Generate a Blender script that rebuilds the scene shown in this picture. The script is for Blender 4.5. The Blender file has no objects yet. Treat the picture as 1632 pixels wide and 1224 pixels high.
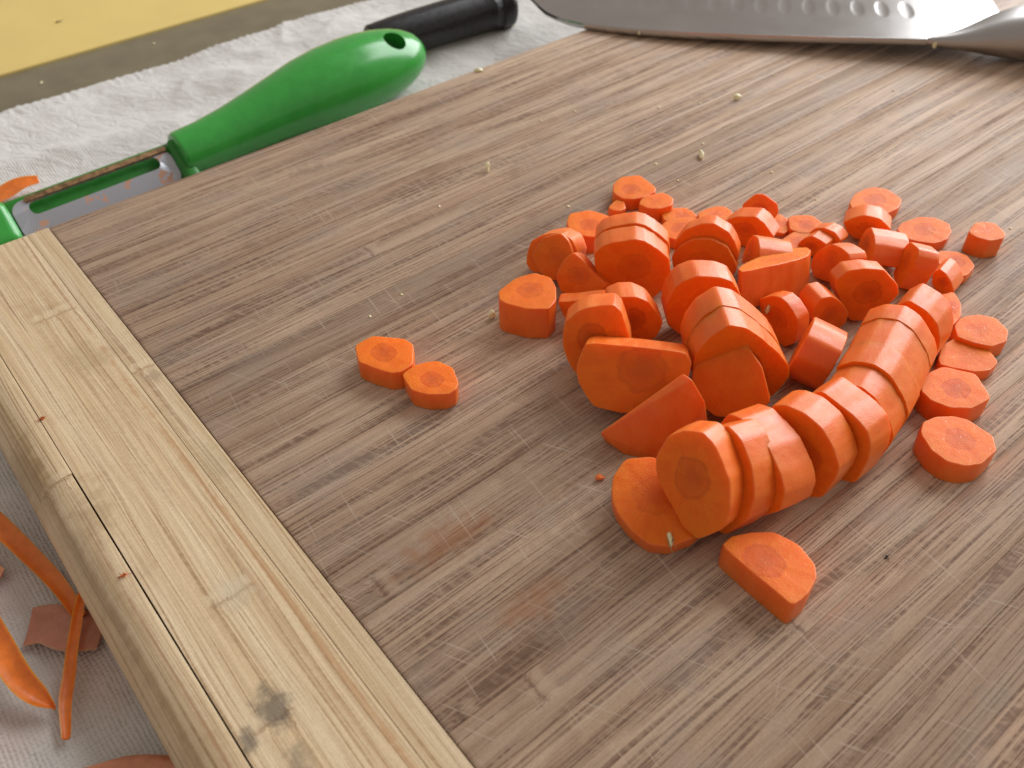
import bpy, bmesh, math, random
from mathutils import Vector, Matrix, noise

# ------------------------------------------------------------------ scene, camera, light
sc = bpy.context.scene
COL = sc.collection
BT = 0.019                                  # height of the board's top above the cloth

cam_d = bpy.data.cameras.new("camera")
cam_d.sensor_width = 4.64
cam_d.lens = 4.64 * 1450.0 / 1632.0
cam_d.clip_start = 0.005
cam_d.clip_end = 50
cam = bpy.data.objects.new("camera", cam_d)
COL.objects.link(cam)
cr, cu, cd = Vector((0.77493629, -0.6319392, -0.01125135)), Vector((0.44684162, 0.53519077, 0.71687056)), Vector((0.44699698, 0.56055659, -0.69711549))
M = Matrix((cr, cu, -cd)).transposed().to_4x4()
M.translation = Vector((-0.032832, -0.24868196, 0.164))
cam.matrix_world = M
cam_d.dof.use_dof = True
cam_d.dof.focus_distance = 0.20
cam_d.dof.aperture_fstop = 3.0
sc.camera = cam

world = bpy.data.worlds.new("World")
sc.world = world
world.use_nodes = True
bg = world.node_tree.nodes["Background"]
bg.inputs[0].default_value = (0.80, 0.70, 0.62, 1)
bg.inputs[1].default_value = 0.52

def window_light(loc, target, sx, sy, power, color):
    l = bpy.data.lights.new("window_light", 'AREA')
    l.shape = 'RECTANGLE'; l.size = sx; l.size_y = sy
    l.energy = power; l.color = color
    o = bpy.data.objects.new("window_light", l)
    COL.objects.link(o)
    o.location = loc
    o.rotation_euler = (Vector(target) - Vector(loc)).to_track_quat('-Z', 'Y').to_euler()
    return o
window_light((2.43, 0.10, 1.30), (0.12, -0.12, 0.0), 2.10, 2.50, 124.0, (0.96, 0.98, 1.0))

sc.view_settings.view_transform = 'Standard'
sc.view_settings.look = 'None'
sc.view_settings.exposure = -0.10
sc.view_settings.gamma = 1.0
sc.view_settings.use_curve_mapping = False
sc.cycles.use_denoising = True
sc.cycles.max_bounces = 6
sc.cycles.diffuse_bounces = 3
sc.cycles.glossy_bounces = 3

# ------------------------------------------------------------------ helpers
def tag(o, label=None, cat=None, group=None, kind=None):
    if label: o["label"] = label
    if cat: o["category"] = cat
    if group: o["group"] = group
    if kind: o["kind"] = kind
    return o

def mesh_obj(name, bm, mats, parent=None, smooth=True):
    me = bpy.data.meshes.new(name)
    bm.normal_update()
    bm.to_mesh(me); bm.free()
    for m in (mats if isinstance(mats, (list, tuple)) else [mats]):
        me.materials.append(m)
    if smooth:
        me.polygons.foreach_set("use_smooth", [True] * len(me.polygons))
    o = bpy.data.objects.new(name, me)
    COL.objects.link(o)
    if parent: o.parent = parent
    return o

def empty(name, loc=(0, 0, 0)):
    o = bpy.data.objects.new(name, None)
    o.empty_display_size = 0.01
    COL.objects.link(o)
    o.location = loc
    return o

def weighted(o):
    m = o.modifiers.new("weighted_normal", 'WEIGHTED_NORMAL')
    m.keep_sharp = False
    m.weight = 60
    return o

class NB:
    """small node-graph writer"""
    def __init__(s, name):
        s.mat = bpy.data.materials.new(name)
        s.mat.use_nodes = True
        s.t = s.mat.node_tree
        s.bsdf = s.t.nodes["Principled BSDF"]
    def n(s, typ, **kw):
        nd = s.t.nodes.new(typ)
        for k, v in kw.items(): setattr(nd, k, v)
        return nd
    def put(s, sock, v):
        if hasattr(v, "is_output") or isinstance(v, bpy.types.NodeSocket): s.t.links.new(v, sock)
        elif isinstance(v, (tuple, list)) and sock.type == 'RGBA' and len(v) == 3: sock.default_value = (*v, 1)
        else: sock.default_value = v
    def m(s, op, a, b=0.0, c=0.0, clamp=False):
        nd = s.n("ShaderNodeMath", operation=op, use_clamp=clamp)
        s.put(nd.inputs[0], a); s.put(nd.inputs[1], b); s.put(nd.inputs[2], c)
        return nd.outputs[0]
    def obj(s): return s.n("ShaderNodeTexCoord").outputs["Object"]
    def uv(s): return s.n("ShaderNodeTexCoord").outputs["UV"]
    def rnd(s): return s.n("ShaderNodeObjectInfo").outputs["Random"]
    def sep(s, v):
        nd = s.n("ShaderNodeSeparateXYZ"); s.put(nd.inputs[0], v); return nd.outputs
    def comb(s, x, y, z=0.0):
        nd = s.n("ShaderNodeCombineXYZ")
        for i, v in enumerate((x, y, z)): s.put(nd.inputs[i], v)
        return nd.outputs[0]
    def noise(s, v, scale=1.0, detail=2.0, rough=0.5, dist=0.0):
        nd = s.n("ShaderNodeTexNoise")
        s.put(nd.inputs["Vector"], v); s.put(nd.inputs["Scale"], scale)
        nd.inputs["Detail"].default_value = detail; nd.inputs["Roughness"].default_value = rough
        nd.inputs["Distortion"].default_value = dist
        return nd.outputs[0]
    def voro(s, v, scale, feature='F1'):
        nd = s.n("ShaderNodeTexVoronoi", feature=feature)
        s.put(nd.inputs["Vector"], v); s.put(nd.inputs["Scale"], scale)
        return nd.outputs[0]
    def step(s, v, lo, hi, a=0.0, b=1.0):
        nd = s.n("ShaderNodeMapRange", interpolation_type='SMOOTHSTEP')
        s.put(nd.inputs[0], v)
        for i, x in enumerate((lo, hi, a, b)): s.put(nd.inputs[i + 1], x)
        return nd.outputs[0]
    def mix(s, f, a, b, mode='MIX'):
        nd = s.n("ShaderNodeMix", data_type='RGBA', blend_type=mode)
        s.put(nd.inputs[0], f); s.put(nd.inputs[6], a); s.put(nd.inputs[7], b)
        return nd.outputs[2]
    def bump(s, h, strength, dist, normal=None):
        nd = s.n("ShaderNodeBump")
        s.put(nd.inputs["Height"], h)
        nd.inputs["Strength"].default_value = strength; nd.inputs["Distance"].default_value = dist
        if normal is not None: s.put(nd.inputs["Normal"], normal)
        return nd.outputs[0]
    def set(s, **kw):
        for k, v in kw.items(): s.put(s.bsdf.inputs[k.replace("_", " ")], v)
        return s.mat

# ------------------------------------------------------------------ materials
def bamboo(name, along, light, mid, dark, spots=(), nodes=(), lines=(), streak=1.0, rough=0.5, scratch=1.0, grey=0.0, dashes=1.0):
    """bamboo: fibres run along X or Y; all lengths in millimetres of board coordinates"""
    b = NB(name)
    o = b.sep(b.obj())
    X, Y, Z = (b.m('MULTIPLY', o[i], 1000.0) for i in range(3))
    a, c = (X, Y) if along == 'X' else (Y, X)          # a along the fibre, c across
    rnd = b.rnd()
    r1 = b.m('MULTIPLY', rnd, 517.0)
    r2 = b.m('FRACT', b.m('MULTIPLY', rnd, 91.7))
    # gentle waviness of the fibres, stronger at the growth rings
    wav = b.m('ADD', b.m('MULTIPLY', b.m('SINE', b.m('ADD', b.m('MULTIPLY', a, .041), r1)), .30),
              b.m('MULTIPLY', b.m('SINE', b.m('ADD', b.m('MULTIPLY', a, .13), b.m('ADD', b.m('MULTIPLY', c, .45), r1))), .12))
    c2 = b.m('ADD', c, wav)
    nodeband = None
    for (na, nc, hw) in nodes:                          # growth rings (nodes): short cross bands
        da = b.m('SUBTRACT', a, na)
        inside = b.step(b.m('ABSOLUTE', b.m('SUBTRACT', c, nc)), hw * .75, hw, 1.0, 0.0)
        wob = b.m('MULTIPLY', b.m('SUBTRACT', b.noise(b.comb(b.m('MULTIPLY', a, .25), b.m('MULTIPLY', c, .9), na), 1.0, 3.0), .5), 2.2)
        near = b.m('MULTIPLY', inside, b.step(b.m('ABSOLUTE', da), 0.5, 5.0, 1.0, 0.0))
        c2 = b.m('ADD', c2, b.m('MULTIPLY', wob, b.m('MULTIPLY', near, 1.3)))
        dw = b.m('ABSOLUTE', b.m('ADD', da, wob))
        band = b.m('MULTIPLY', inside, b.m('SUBTRACT', b.step(dw, 0.15, .55, 1.0, 0.0), b.m('MULTIPLY', b.step(b.m('ABSOLUTE', b.m('SUBTRACT', b.m('ADD', da, wob), 2.0)), .4, 1.7, 1.0, 0.0), .45)))
        nodeband = band if nodeband is None else b.m('ADD', nodeband, band)
    def nz(sa, scx, off, det=2.0, ro=.5):
        return b.noise(b.comb(b.m('MULTIPLY', a, sa), b.m('MULTIPLY', c2, scx), b.m('ADD', r1, off)), 1.0, det, ro)
    band = b.step(nz(.008, .30, 1.0, 1.0), .3, .7)
    fib = nz(.030, 1.9, 7.0, 3.0, .66)
    cuts = b.step(b.noise(b.comb(b.m('MULTIPLY', b.m('ADD', a, b.m('MULTIPLY', c, .45)), .8), b.m('MULTIPLY', c, .40), 2.0), 1.0, 2.0), .34, .60, .45, 1.0)
    dens = b.m('MULTIPLY', b.m('SUBTRACT', nz(.02, .35, 23.0, 0.0), .5), .5)
    dash = b.m('MULTIPLY', cuts, b.step(b.m('ADD', nz(.045, 3.1, 13.0, 1.0, .5), dens), .56, .61))
    line = b.m('MULTIPLY', b.step(nz(.014, 2.0, 31.0, 1.0), .605, .635), b.m('ADD', .35, b.m('MULTIPLY', cuts, .65)))
    col = b.mix(band, mid, light)
    tint = b.m('ADD', .82, b.m('MULTIPLY', r2, .30))
    col = b.mix(1.0, col, b.comb(tint, tint, tint), 'MULTIPLY')
    col = b.mix(b.step(fib, .34, .60, .24 * streak, 0.0), col, dark)
    col = b.mix(b.m('MULTIPLY', dash, .72 * streak * dashes), col, dark)
    col = b.mix(b.m('MULTIPLY', line, .60 * streak), col, dark)
    cloud = b.noise(b.comb(b.m('MULTIPLY', X, .045), b.m('MULTIPLY', Y, .075), 3.0), 1.0, 3.0, .65)
    if grey: col = b.mix(b.step(cloud, .46, .70, 0.0, grey), col, (.42, .36, .31))
    col = b.mix(b.step(cloud, .28, .44, .22, 0.0), col, dark)
    if along == 'X':                                    # dirt worked into the joint with the end cap
        col = b.mix(b.step(b.m('ADD', X, b.m('MULTIPLY', cloud, 1.6)), .7, 1.9, .6, 0.0), col, dark)
    speck = b.noise(b.obj(), 2600.0, 1.0, .7)
    col = b.mix(b.step(speck, .3, .7, .16, 0.0), col, dark)
    if nodeband is not None:
        col = b.mix(b.m('MULTIPLY', b.m('MAXIMUM', nodeband, 0.0), .42), col, dark)
        col = b.mix(b.m('MULTIPLY', b.m('MAXIMUM', b.m('MULTIPLY', nodeband, -1.0), 0.0), 1.0), col, light)
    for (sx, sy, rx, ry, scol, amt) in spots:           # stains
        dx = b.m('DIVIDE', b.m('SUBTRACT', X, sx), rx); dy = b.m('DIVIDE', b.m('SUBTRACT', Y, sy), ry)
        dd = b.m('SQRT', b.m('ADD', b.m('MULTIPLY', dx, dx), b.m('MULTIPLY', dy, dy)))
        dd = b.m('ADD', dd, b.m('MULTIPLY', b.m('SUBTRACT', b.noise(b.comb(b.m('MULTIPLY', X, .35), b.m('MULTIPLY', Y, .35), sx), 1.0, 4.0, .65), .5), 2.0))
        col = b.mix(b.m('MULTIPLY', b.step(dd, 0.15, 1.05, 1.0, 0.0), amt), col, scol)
    # knife scratches: fine pale cuts in several directions
    sh = None
    P = b.comb(X, Y, 0.0)
    for k, (ang, sl, sw, th) in enumerate(((82, .07, 1.5, .755), (118, .09, 1.9, .765)) if scratch > .5 else ()):
        ca, sa_ = math.cos(math.radians(ang)), math.sin(math.radians(ang))
        u = b.m('ADD', b.m('MULTIPLY', X, ca), b.m('MULTIPLY', Y, sa_))
        v = b.m('SUBTRACT', b.m('MULTIPLY', Y, ca), b.m('MULTIPLY', X, sa_))
        q = b.step(b.noise(b.comb(b.m('MULTIPLY', u, sl), b.m('MULTIPLY', v, sw), 3.3 * k), 1.0, 0.0), th, th + .03)
        sh = q if sh is None else b.m('MAXIMUM', sh, q)
    for (x0, y0, x1, y1, w) in lines:
        L = math.hypot(x1 - x0, y1 - y0); ux, uy = (x1 - x0) / L, (y1 - y0) / L
        dx, dy = b.m('SUBTRACT', X, x0), b.m('SUBTRACT', Y, y0)
        al = b.m('ADD', b.m('MULTIPLY', dx, ux), b.m('MULTIPLY', dy, uy))
        ac = b.m('SUBTRACT', b.m('MULTIPLY', dy, ux), b.m('MULTIPLY', dx, uy))
        q = b.m('MULTIPLY', b.step(b.m('ABSOLUTE', ac), w * .5, w, 1.0, 0.0), b.step(b.m('ABSOLUTE', b.m('SUBTRACT', al, L / 2)), L * .36, L / 2, 1.0, 0.0))
        q = b.m('MULTIPLY', q, b.step(b.noise(b.comb(b.m('MULTIPLY', al, .5), x1, 0.0), 1.0, 2.0), .32, .55))
        sh = q if sh is None else b.m('MAXIMUM', sh, q)
    if sh is None: sh = b.m('ADD', 0.0, 0.0)
    col = b.mix(b.m('MULTIPLY', sh, .46 * scratch), col, (.66, .53, .42))
    h = fib
    nrm = b.bump(h, .5, .00025, None)
    rg = b.m('ADD', rough, b.m('MULTIPLY', b.m('SUBTRACT', speck, .5), .25))
    return b.set(Base_Color=col, Roughness=rg, Normal=nrm, Specular_IOR_Level=.32)

ORANGE = (.42, .16, .06)
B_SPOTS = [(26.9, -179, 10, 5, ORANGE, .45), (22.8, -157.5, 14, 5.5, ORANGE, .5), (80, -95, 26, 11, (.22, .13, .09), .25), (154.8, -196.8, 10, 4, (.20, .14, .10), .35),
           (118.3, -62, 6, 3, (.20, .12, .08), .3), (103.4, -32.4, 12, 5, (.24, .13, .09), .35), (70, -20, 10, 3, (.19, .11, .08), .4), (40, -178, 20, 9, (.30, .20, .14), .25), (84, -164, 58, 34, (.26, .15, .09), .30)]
B_NODES = [(16.2, -191.8, 4.0), (7.0, -158.3, 3.0), (3.7, -188, 2.2), (63, -67.6, 3.0), (120, -214, 4.0), (60, -213.5, 4.5)]
B_LINES = [(59.2, -212.2, 42.4, -221.3, .16), (55, -216.7, 66.5, -230.3, .13), (46.6, -216.1, 58.7, -232, .16), (40.3, -165.1, 41.3, -180.4, .14), (104.6, -190, 104.3, -240, .13),
           (132, -186, 131.5, -215, .12), (20, -120, 30, -135, .12), (35, -130, 38, -150, .12), (30, -95, 45, -112, .12), (50, -140, 60, -132, .1), (10, -100, 16, -118, .12), (70, -222, 88, -236, .12), (84, -205, 90, -228, .12), (30, -196, 46, -205, .12), (62, -205, 66, -226, .1), (96, -216, 118, -224, .12), (20, -140, 24, -158, .1), (48, -120, 44, -138, .1), (120, -60, 128, -84, .1), (140, -40, 152, -62, .1), (75, -60, 84, -78, .1), (150, -205, 165, -222, .12), (118, -196, 138, -206, .1), (36, -186, 52, -196, .1), (60, -110, 66, -122, .1)]
_plain = []
def board_material(y0, y1):
    """the board's bamboo with only the stains, nodes and cuts that cross the strip y0..y1 (mm)"""
    hit = lambda lo, hi: hi > y0 and lo < y1
    sp_ = [q for q in B_SPOTS if hit(q[1] - 1.5 * q[3], q[1] + 1.5 * q[3])]
    nd_ = [q for q in B_NODES if y0 < q[1] < y1]
    ln_ = [q for q in B_LINES if hit(min(q[1], q[3]), max(q[1], q[3]))]
    if not (sp_ or nd_ or ln_) and _plain: return _plain[0]
    mt = bamboo("board_bamboo", 'X', (.690, .510, .365), (.550, .378, .258), (.165, .088, .058),
        spots=sp_, nodes=nd_, lines=ln_,
        streak=1.0, rough=.56, scratch=1.0, grey=.35)
    if not (sp_ or nd_ or ln_): _plain.append(mt)
    return mt
M_CAP = bamboo("cap_bamboo", 'Y', (.710, .570, .380), (.620, .468, .280), (.300, .165, .075),
    spots=((-19.6, -167.3, 3.6, 7.0, (.10, .085, .07), .75), (-25.8, -169.2, 2.2, 3.5, (.10, .085, .07), .7), (-21, -178, 2.5, 5, (.13, .11, .09), .5), (-14, -142, 5, 6, (.50, .44, .33), .4), (-27.2, -107, 5, 11, (.30, .19, .09), .45),
           (-12, -60, 6, 8, (.42, .32, .17), .4), (-34.5, -85, 4.5, 16, (.28, .17, .07), .55), (-2, -77, 2.5, 3.5, (.22, .15, .10), .45), (-34, -120, 2.0, 40, (.30, .22, .12), .4), (-3, -110, 3, 10, (.42, .34, .20), .5),
           (-7.6, -150, .9, 150, (.46, .24, .11), .6), (-10.6, -130, .5, 120, (.44, .25, .12), .5), (-14.5, -60, .5, 60, (.45, .28, .14), .45), (-30.2, -160, .5, 70, (.42, .23, .11), .55), (-33.6, -150, .8, 120, (.36, .22, .11), .5)),
    nodes=((-142.5, -15.2, 5.0), (-72.9, -3.0, 3.0), (-94.5, -31, 4.0), (-40, -12, 6.0), (-169, -21, 4.5)),
    streak=1.0, rough=.42, scratch=.15, dashes=.35)

def carrot_face():
    b = NB("carrot_cut_face")
    uv = b.sep(b.uv())
    r = b.m('SQRT', b.m('ADD', b.m('MULTIPLY', uv[0], uv[0]), b.m('MULTIPLY', uv[1], uv[1])))
    ang = b.m('ARCTAN2', uv[1], uv[0])
    rnd = b.m('MULTIPLY', b.rnd(), 80.0)
    wob = b.m('MULTIPLY', b.m('SUBTRACT', b.noise(b.comb(b.m('MULTIPLY', uv[0], 3.2), b.m('MULTIPLY', uv[1], 3.2), rnd), 1.0, 3.0, .6), .5), .30)
    rr = b.m('ADD', r, wob)
    core = b.step(rr, .27, .50, 1.0, 0.0)
    ring = b.m('MULTIPLY', b.step(b.m('ABSOLUTE', b.m('SUBTRACT', rr, .40)), .0, .07, 1.0, 0.0), .6)
    heart = b.step(rr, .08, .30, 1.0, 0.0)
    rad = b.noise(b.comb(b.m('MULTIPLY', b.m('COSINE', ang), 6.0), b.m('MULTIPLY', b.m('SINE', ang), 6.0), b.m('ADD', b.m('MULTIPLY', r, 1.3), rnd)), 1.0, 3.0, .6)
    grain = b.noise(b.obj(), 2600.0, 2.0, .65)
    blotch = b.noise(b.obj(), 300.0, 1.0, .5)
    amt = b.m('ADD', .30, b.m('MULTIPLY', b.m('FRACT', b.m('MULTIPLY', b.rnd(), 37.0)), .75))
    col = b.mix(b.step(blotch, .3, .7), (.88, .168, .006), (.92, .206, .009))
    col = b.mix(b.m('MULTIPLY', b.step(rr, .72, .98), .55), col, (.92, .205, .006))
    col = b.mix(b.m('MULTIPLY', core, b.m('MULTIPLY', amt, .62)), col, (.62, .085, .007))
    col = b.mix(b.m('MULTIPLY', ring, b.m('MULTIPLY', amt, .80)), col, (.52, .060, .005))
    col = b.mix(b.m('MULTIPLY', heart, b.m('MULTIPLY', amt, .45)), col, (.52, .085, .014))
    col = b.mix(b.step(rad, .36, .60, .15, 0.0), col, (.66, .10, .010))
    col = b.mix(b.step(grain, .45, .72, 0.0, .20), col, (.92, .30, .05))
    h = b.m('ADD', grain, b.m('MULTIPLY', blotch, 1.2))
    return b.set(Base_Color=col, Roughness=b.m('SUBTRACT', .55, b.m('MULTIPLY', b.step(b.noise(b.obj(), 1100.0, 1.0), .66, .73), .36)), Normal=b.bump(h, .30, .0004), Subsurface_Weight=.6,
                 Subsurface_Radius=(1.0, .25, .03), Subsurface_Scale=.0045, Specular_IOR_Level=.30)

def carrot_side():
    b = NB("carrot_peeled_side")
    o = b.sep(b.obj())
    rnd = b.m('MULTIPLY', b.rnd(), 60.0)
    lum = b.noise(b.comb(b.m('MULTIPLY', o[0], 420.0), b.m('MULTIPLY', o[1], 420.0), b.m('ADD', b.m('MULTIPLY', o[2], 90.0), rnd)), 1.0, 3.0, .6)
    grain = b.noise(b.obj(), 2400.0, 2.0, .6)
    soft = b.noise(b.obj(), 240.0, 1.0, .5)
    pit = b.step(b.noise(b.comb(b.m('MULTIPLY', o[0], 330.0), b.m('MULTIPLY', o[1], 330.0), b.m('ADD', b.m('MULTIPLY', o[2], 900.0), rnd)), 1.0, 1.0), .74, .80)
    col = b.mix(b.step(lum, .3, .7), (.85, .142, .007), (.90, .182, .011))
    col = b.mix(b.step(soft, .45, .75, 0.0, .3), col, (.90, .240, .040))
    col = b.mix(b.m('MULTIPLY', pit, .25), col, (.50, .09, .02))
    col = b.mix(b.step(grain, .35, .7, 0.0, .15), col, (.90, .33, .12))
    h = b.m('ADD', b.m('MULTIPLY', soft, 1.2), b.m('MULTIPLY', grain, .35))
    return b.set(Base_Color=col, Roughness=b.step(lum, .3, .7, .36, .54), Normal=b.bump(h, .30, .0006), Subsurface_Weight=.55,
                 Subsurface_Radius=(1.0, .25, .03), Subsurface_Scale=.0042, Specular_IOR_Level=.5, Coat_Weight=.15, Coat_Roughness=.24)
M_FACE, M_SIDE = carrot_face(), carrot_side()

def simple(name, col, rough, metallic=0.0, bump_scale=0.0, bump_d=0.0, var=0.0, **kw):
    b = NB(name)
    nz = b.noise(b.obj(), bump_scale or 300.0, 3.0, .6)
    dk = tuple(x * (1 - var) for x in col); lt = tuple(min(1.0, x * (1 + var)) for x in col)
    s = dict(Base_Color=b.mix(b.step(nz, .3, .7), dk, lt), Roughness=b.step(nz, .3, .7, rough * .88, min(1.0, rough * 1.12)), Metallic=metallic)
    if bump_d: s["Normal"] = b.bump(nz, .4, bump_d)
    s.update(kw)
    return b.set(**s)
M_GREEN = simple("green_plastic", (.036, .325, .046), .24, 0, 220.0, .00004, .06, Coat_Weight=.25, Coat_Roughness=.15)
M_GREEND = simple("green_plastic_inner", (.020, .210, .020), .40, 0, 300.0, .00003, .10)
M_BLACK = simple("black_plastic", (.012, .012, .014), .30, 0, 500.0, .00003, .2)
M_GARLIC = simple("garlic_flesh", (.88, .84, .52), .4, 0, 900.0, 0, .05)
M_CRUMBO = simple("carrot_crumb", (.78, .17, .03), .5, 0, 900.0, .0002, .1)
M_DARKC = simple("dark_crumb", (.03, .02, .015), .7, 0, 900.0, .0001, .1)

def steel(name, rough, brushed):
    b = NB(name)
    o = b.sep(b.obj())
    br = b.noise(b.comb(b.m('MULTIPLY', o[0], 60.0), b.m('MULTIPLY', o[1], brushed), b.m('MULTIPLY', o[2], 60.0)), 1.0, 3.0, .6)
    sm = b.noise(b.obj(), 45.0, 3.0, .6)
    return b.set(Base_Color=b.mix(sm, (.40, .385, .375), (.50, .485, .475)), Metallic=1.0,
                 Roughness=b.m('ADD', rough, b.m('MULTIPLY', b.m('SUBTRACT', sm, .5), .08)), Normal=b.bump(br, .05, .00004))
M_BLADE = steel("knife_steel", .20, 2600.0)
M_HANDLE = steel("handle_steel", .34, 400.0)
def peeler_steel():
    b = NB("peeler_steel")
    st = b.step(b.noise(b.obj(), 230.0, 2.0, .6), .60, .66)
    return b.set(Base_Color=b.mix(b.m('MULTIPLY', st, .7), (.50, .52, .58), (.62, .24, .07)), Metallic=b.m('SUBTRACT', .85, b.m('MULTIPLY', st, .8)), Roughness=.42)
M_PSTEEL = peeler_steel()
M_RUST = simple("stained_steel", (.26, .15, .07), .5, .5, 600.0, .00005, .4)

def cloth_mat():
    b = NB("cotton_cloth")
    o = b.sep(b.obj())
    x, y = b.m('MULTIPLY', o[0], 1.0), b.m('MULTIPLY', o[1], 1.0)
    wv = b.m('MULTIPLY', b.m('SUBTRACT', b.noise(b.obj(), 90.0, 2.0), .5), .0010)
    f = 2 * math.pi / .00088
    sx = b.m('SINE', b.m('MULTIPLY', b.m('ADD', x, wv), f)); sy = b.m('SINE', b.m('MULTIPLY', b.m('ADD', y, wv), f * .9))
    weave = b.m('MULTIPLY', b.m('ADD', sx, sy), .5)
    slub = b.noise(b.comb(b.m('MULTIPLY', x, 120.0), b.m('MULTIPLY', y, 1400.0), 0.0), 1.0, 2.0)
    slub2 = b.noise(b.comb(b.m('MULTIPLY', x, 1400.0), b.m('MULTIPLY', y, 120.0), 5.0), 1.0, 2.0)
    fuzz = b.noise(b.obj(), 3000.0, 2.0, .7)
    tone = b.noise(b.obj(), 28.0, 3.0, .6)
    col = b.mix(b.step(tone, .3, .7), (.60, .580, .55), (.70, .68, .655))
    col = b.mix(b.step(weave, -.9, -.2, .30, 0.0), col, (.36, .32, .27))
    col = b.mix(b.step(slub, .45, .75, 0.0, .25), col, (.76, .73, .68))
    # faint reddish patches in the cloth colour near the peelings
    X, Y = b.m('MULTIPLY', o[0], 1000.0), b.m('MULTIPLY', o[1], 1000.0)
    for (sx_, sy_, rx, ry, amt) in ((-41, -128, 10, 14, .30), (-52, -96, 9, 9, .28), (-60, -130, 8, 10, .25), (-8, 47, 12, 8, .25)):
        dx = b.m('DIVIDE', b.m('SUBTRACT', X, sx_), rx); dy = b.m('DIVIDE', b.m('SUBTRACT', Y, sy_), ry)
        dd = b.m('ADD', b.m('SQRT', b.m('ADD', b.m('MULTIPLY', dx, dx), b.m('MULTIPLY', dy, dy))), b.m('MULTIPLY', b.m('SUBTRACT', b.noise(b.obj(), 160.0, 3.0), .5), .9))
        col = b.mix(b.m('MULTIPLY', b.step(dd, .2, 1.1, 1.0, 0.0), amt), col, (.55, .27, .19))
    h = b.m('ADD', b.m('MULTIPLY', weave, .5), b.m('ADD', b.m('MULTIPLY', b.m('ADD', slub, slub2), .6), b.m('MULTIPLY', fuzz, .4)))
    crink = b.noise(b.comb(b.m('ADD', x, b.m('MULTIPLY', y, .4)), b.m('MULTIPLY', y, .7), 0.0), 210.0, 4.0, .62, .6)
    n1 = b.bump(crink, .40, .0030)
    return b.set(Base_Color=col, Roughness=.95, Normal=b.bump(h, .55, .00035, n1), Specular_IOR_Level=.15, Sheen_Weight=.2, Sheen_Roughness=.6)
M_CLOTH = cloth_mat()
M_YELLOW = simple("yellow_paint", (.75, .575, .195), .45, 0, 40.0, .00003, .02)
M_OLIVE = simple("olive_surface", (.190, .160, .098), .42, 0, 60.0, .00003, .12)

def peel_mat(name, col, sss):
    b = NB(name)
    nz = b.noise(b.obj(), 500.0, 3.0, .6)
    ln = b.noise(b.obj(), 120.0, 2.0, .5)
    c = b.mix(b.step(nz, .3, .7), tuple(x * .82 for x in col), col)
    c = b.mix(b.step(ln, .5, .8, 0.0, .35), c, tuple(min(1, x * 1.25 + .02) for x in col))
    return b.set(Base_Color=c, Roughness=.38, Normal=b.bump(nz, .4, .0003), Subsurface_Weight=sss, Subsurface_Radius=(1.0, .3, .08), Subsurface_Scale=.0015)
M_PEEL = peel_mat("carrot_peel_flesh", (.82, .200, .018), .5)
M_PEELP = peel_mat("carrot_peel_thin", (.56, .24, .15), .4)
M_PEELL = peel_mat("carrot_peel_pale", (.62, .26, .14), .4)

# ------------------------------------------------------------------ table and cloth
rng = random.Random(11)
def slab(name, x0, x1, y0, y1, z0, z1, mat, parent=None, bev=.0006, seg=2):
    bm = bmesh.new()
    bmesh.ops.create_cube(bm, size=1.0)
    for v in bm.verts:
        v.co = Vector((x0 if v.co.x < 0 else x1, y0 if v.co.y < 0 else y1, z0 if v.co.z < 0 else z1))
    if bev:
        bmesh.ops.bevel(bm, geom=bm.edges[:], offset=bev, segments=seg, affect='EDGES', profile=.6)
    return mesh_obj(name, bm, mat, parent)

table = slab("table", -.40, .90, -.45, .1215, -.030, -.0022, M_OLIVE)
tag(table, kind="structure")
slab("olive_strip", -.40, .90, .1217, .1570, -.030, -.0020, M_OLIVE, table)  # flat strip in one olive tone between cloth edge and yellow panel
slab("yellow_panel", -.40, .90, .1574, .75, -.030, -.0012, M_YELLOW, table)

CLOTH_Y1 = .1205
def cloth_h(x, y):
    # the cloth lies flat under the board and ripples beside and behind it
    dx = max(-.045 - x, 0.0, x - .60); dy = max(y - .002, 0.0)
    out = 1.0 - math.exp(-((dx / .012) ** 2 + (dy / .014) ** 2))
    p = Vector((x, y, 0.0))
    w = noise.fractal(p * 36.0, 1.0, 2.0, 3)
    diag = noise.noise(Vector((x * 24 + y * 50, y * 26 - x * 10, 1.7)))
    crease = 1.0 - min(1.0, abs(noise.noise(Vector((x * 30 + y * 16, y * 46 - x * 18, 4.0)))) * 2.6)
    fine = noise.noise(Vector((x * 190, y * 160, 8.0)))
    h = .0009 + .0008 * w + .0013 * diag + .0008 * crease * crease * (.5 + diag) + .00008 * fine
    far = min(1.0, max(0.0, (y - .01) / .03))
    h = max(.0, h) * (.35 + .9 * far)
    # a soft fold running behind the peeler
    h += .0016 * far * math.exp(-((y - (.072 - .07 * (x - .05))) / .006) ** 2)
    return out * h
bm = bmesh.new()
xs = [-.40 + i * .010 for i in range(26)] + [-.140 + i * .0016 for i in range(1, 245)] + [.25 + i * .012 for i in range(1, 46)]
ys = [-.40 + i * .008 for i in range(26)] + [-.192 + i * .0022 for i in range(0, 87)] + [.0004 + i * .0014 for i in range(0, 84)]
ny = len(ys)
def hem_y(x, y):
    t = max(0.0, (y - .055) / (ys[-1] - .055))
    return y + t * (CLOTH_Y1 - ys[-1] + .0022 * noise.noise(Vector((x * 22, 0, 3.3))) + .0005 * math.sin(x * 1750 + 2 * noise.noise(Vector((x * 60, 0, 0)))))
grid = []
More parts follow.
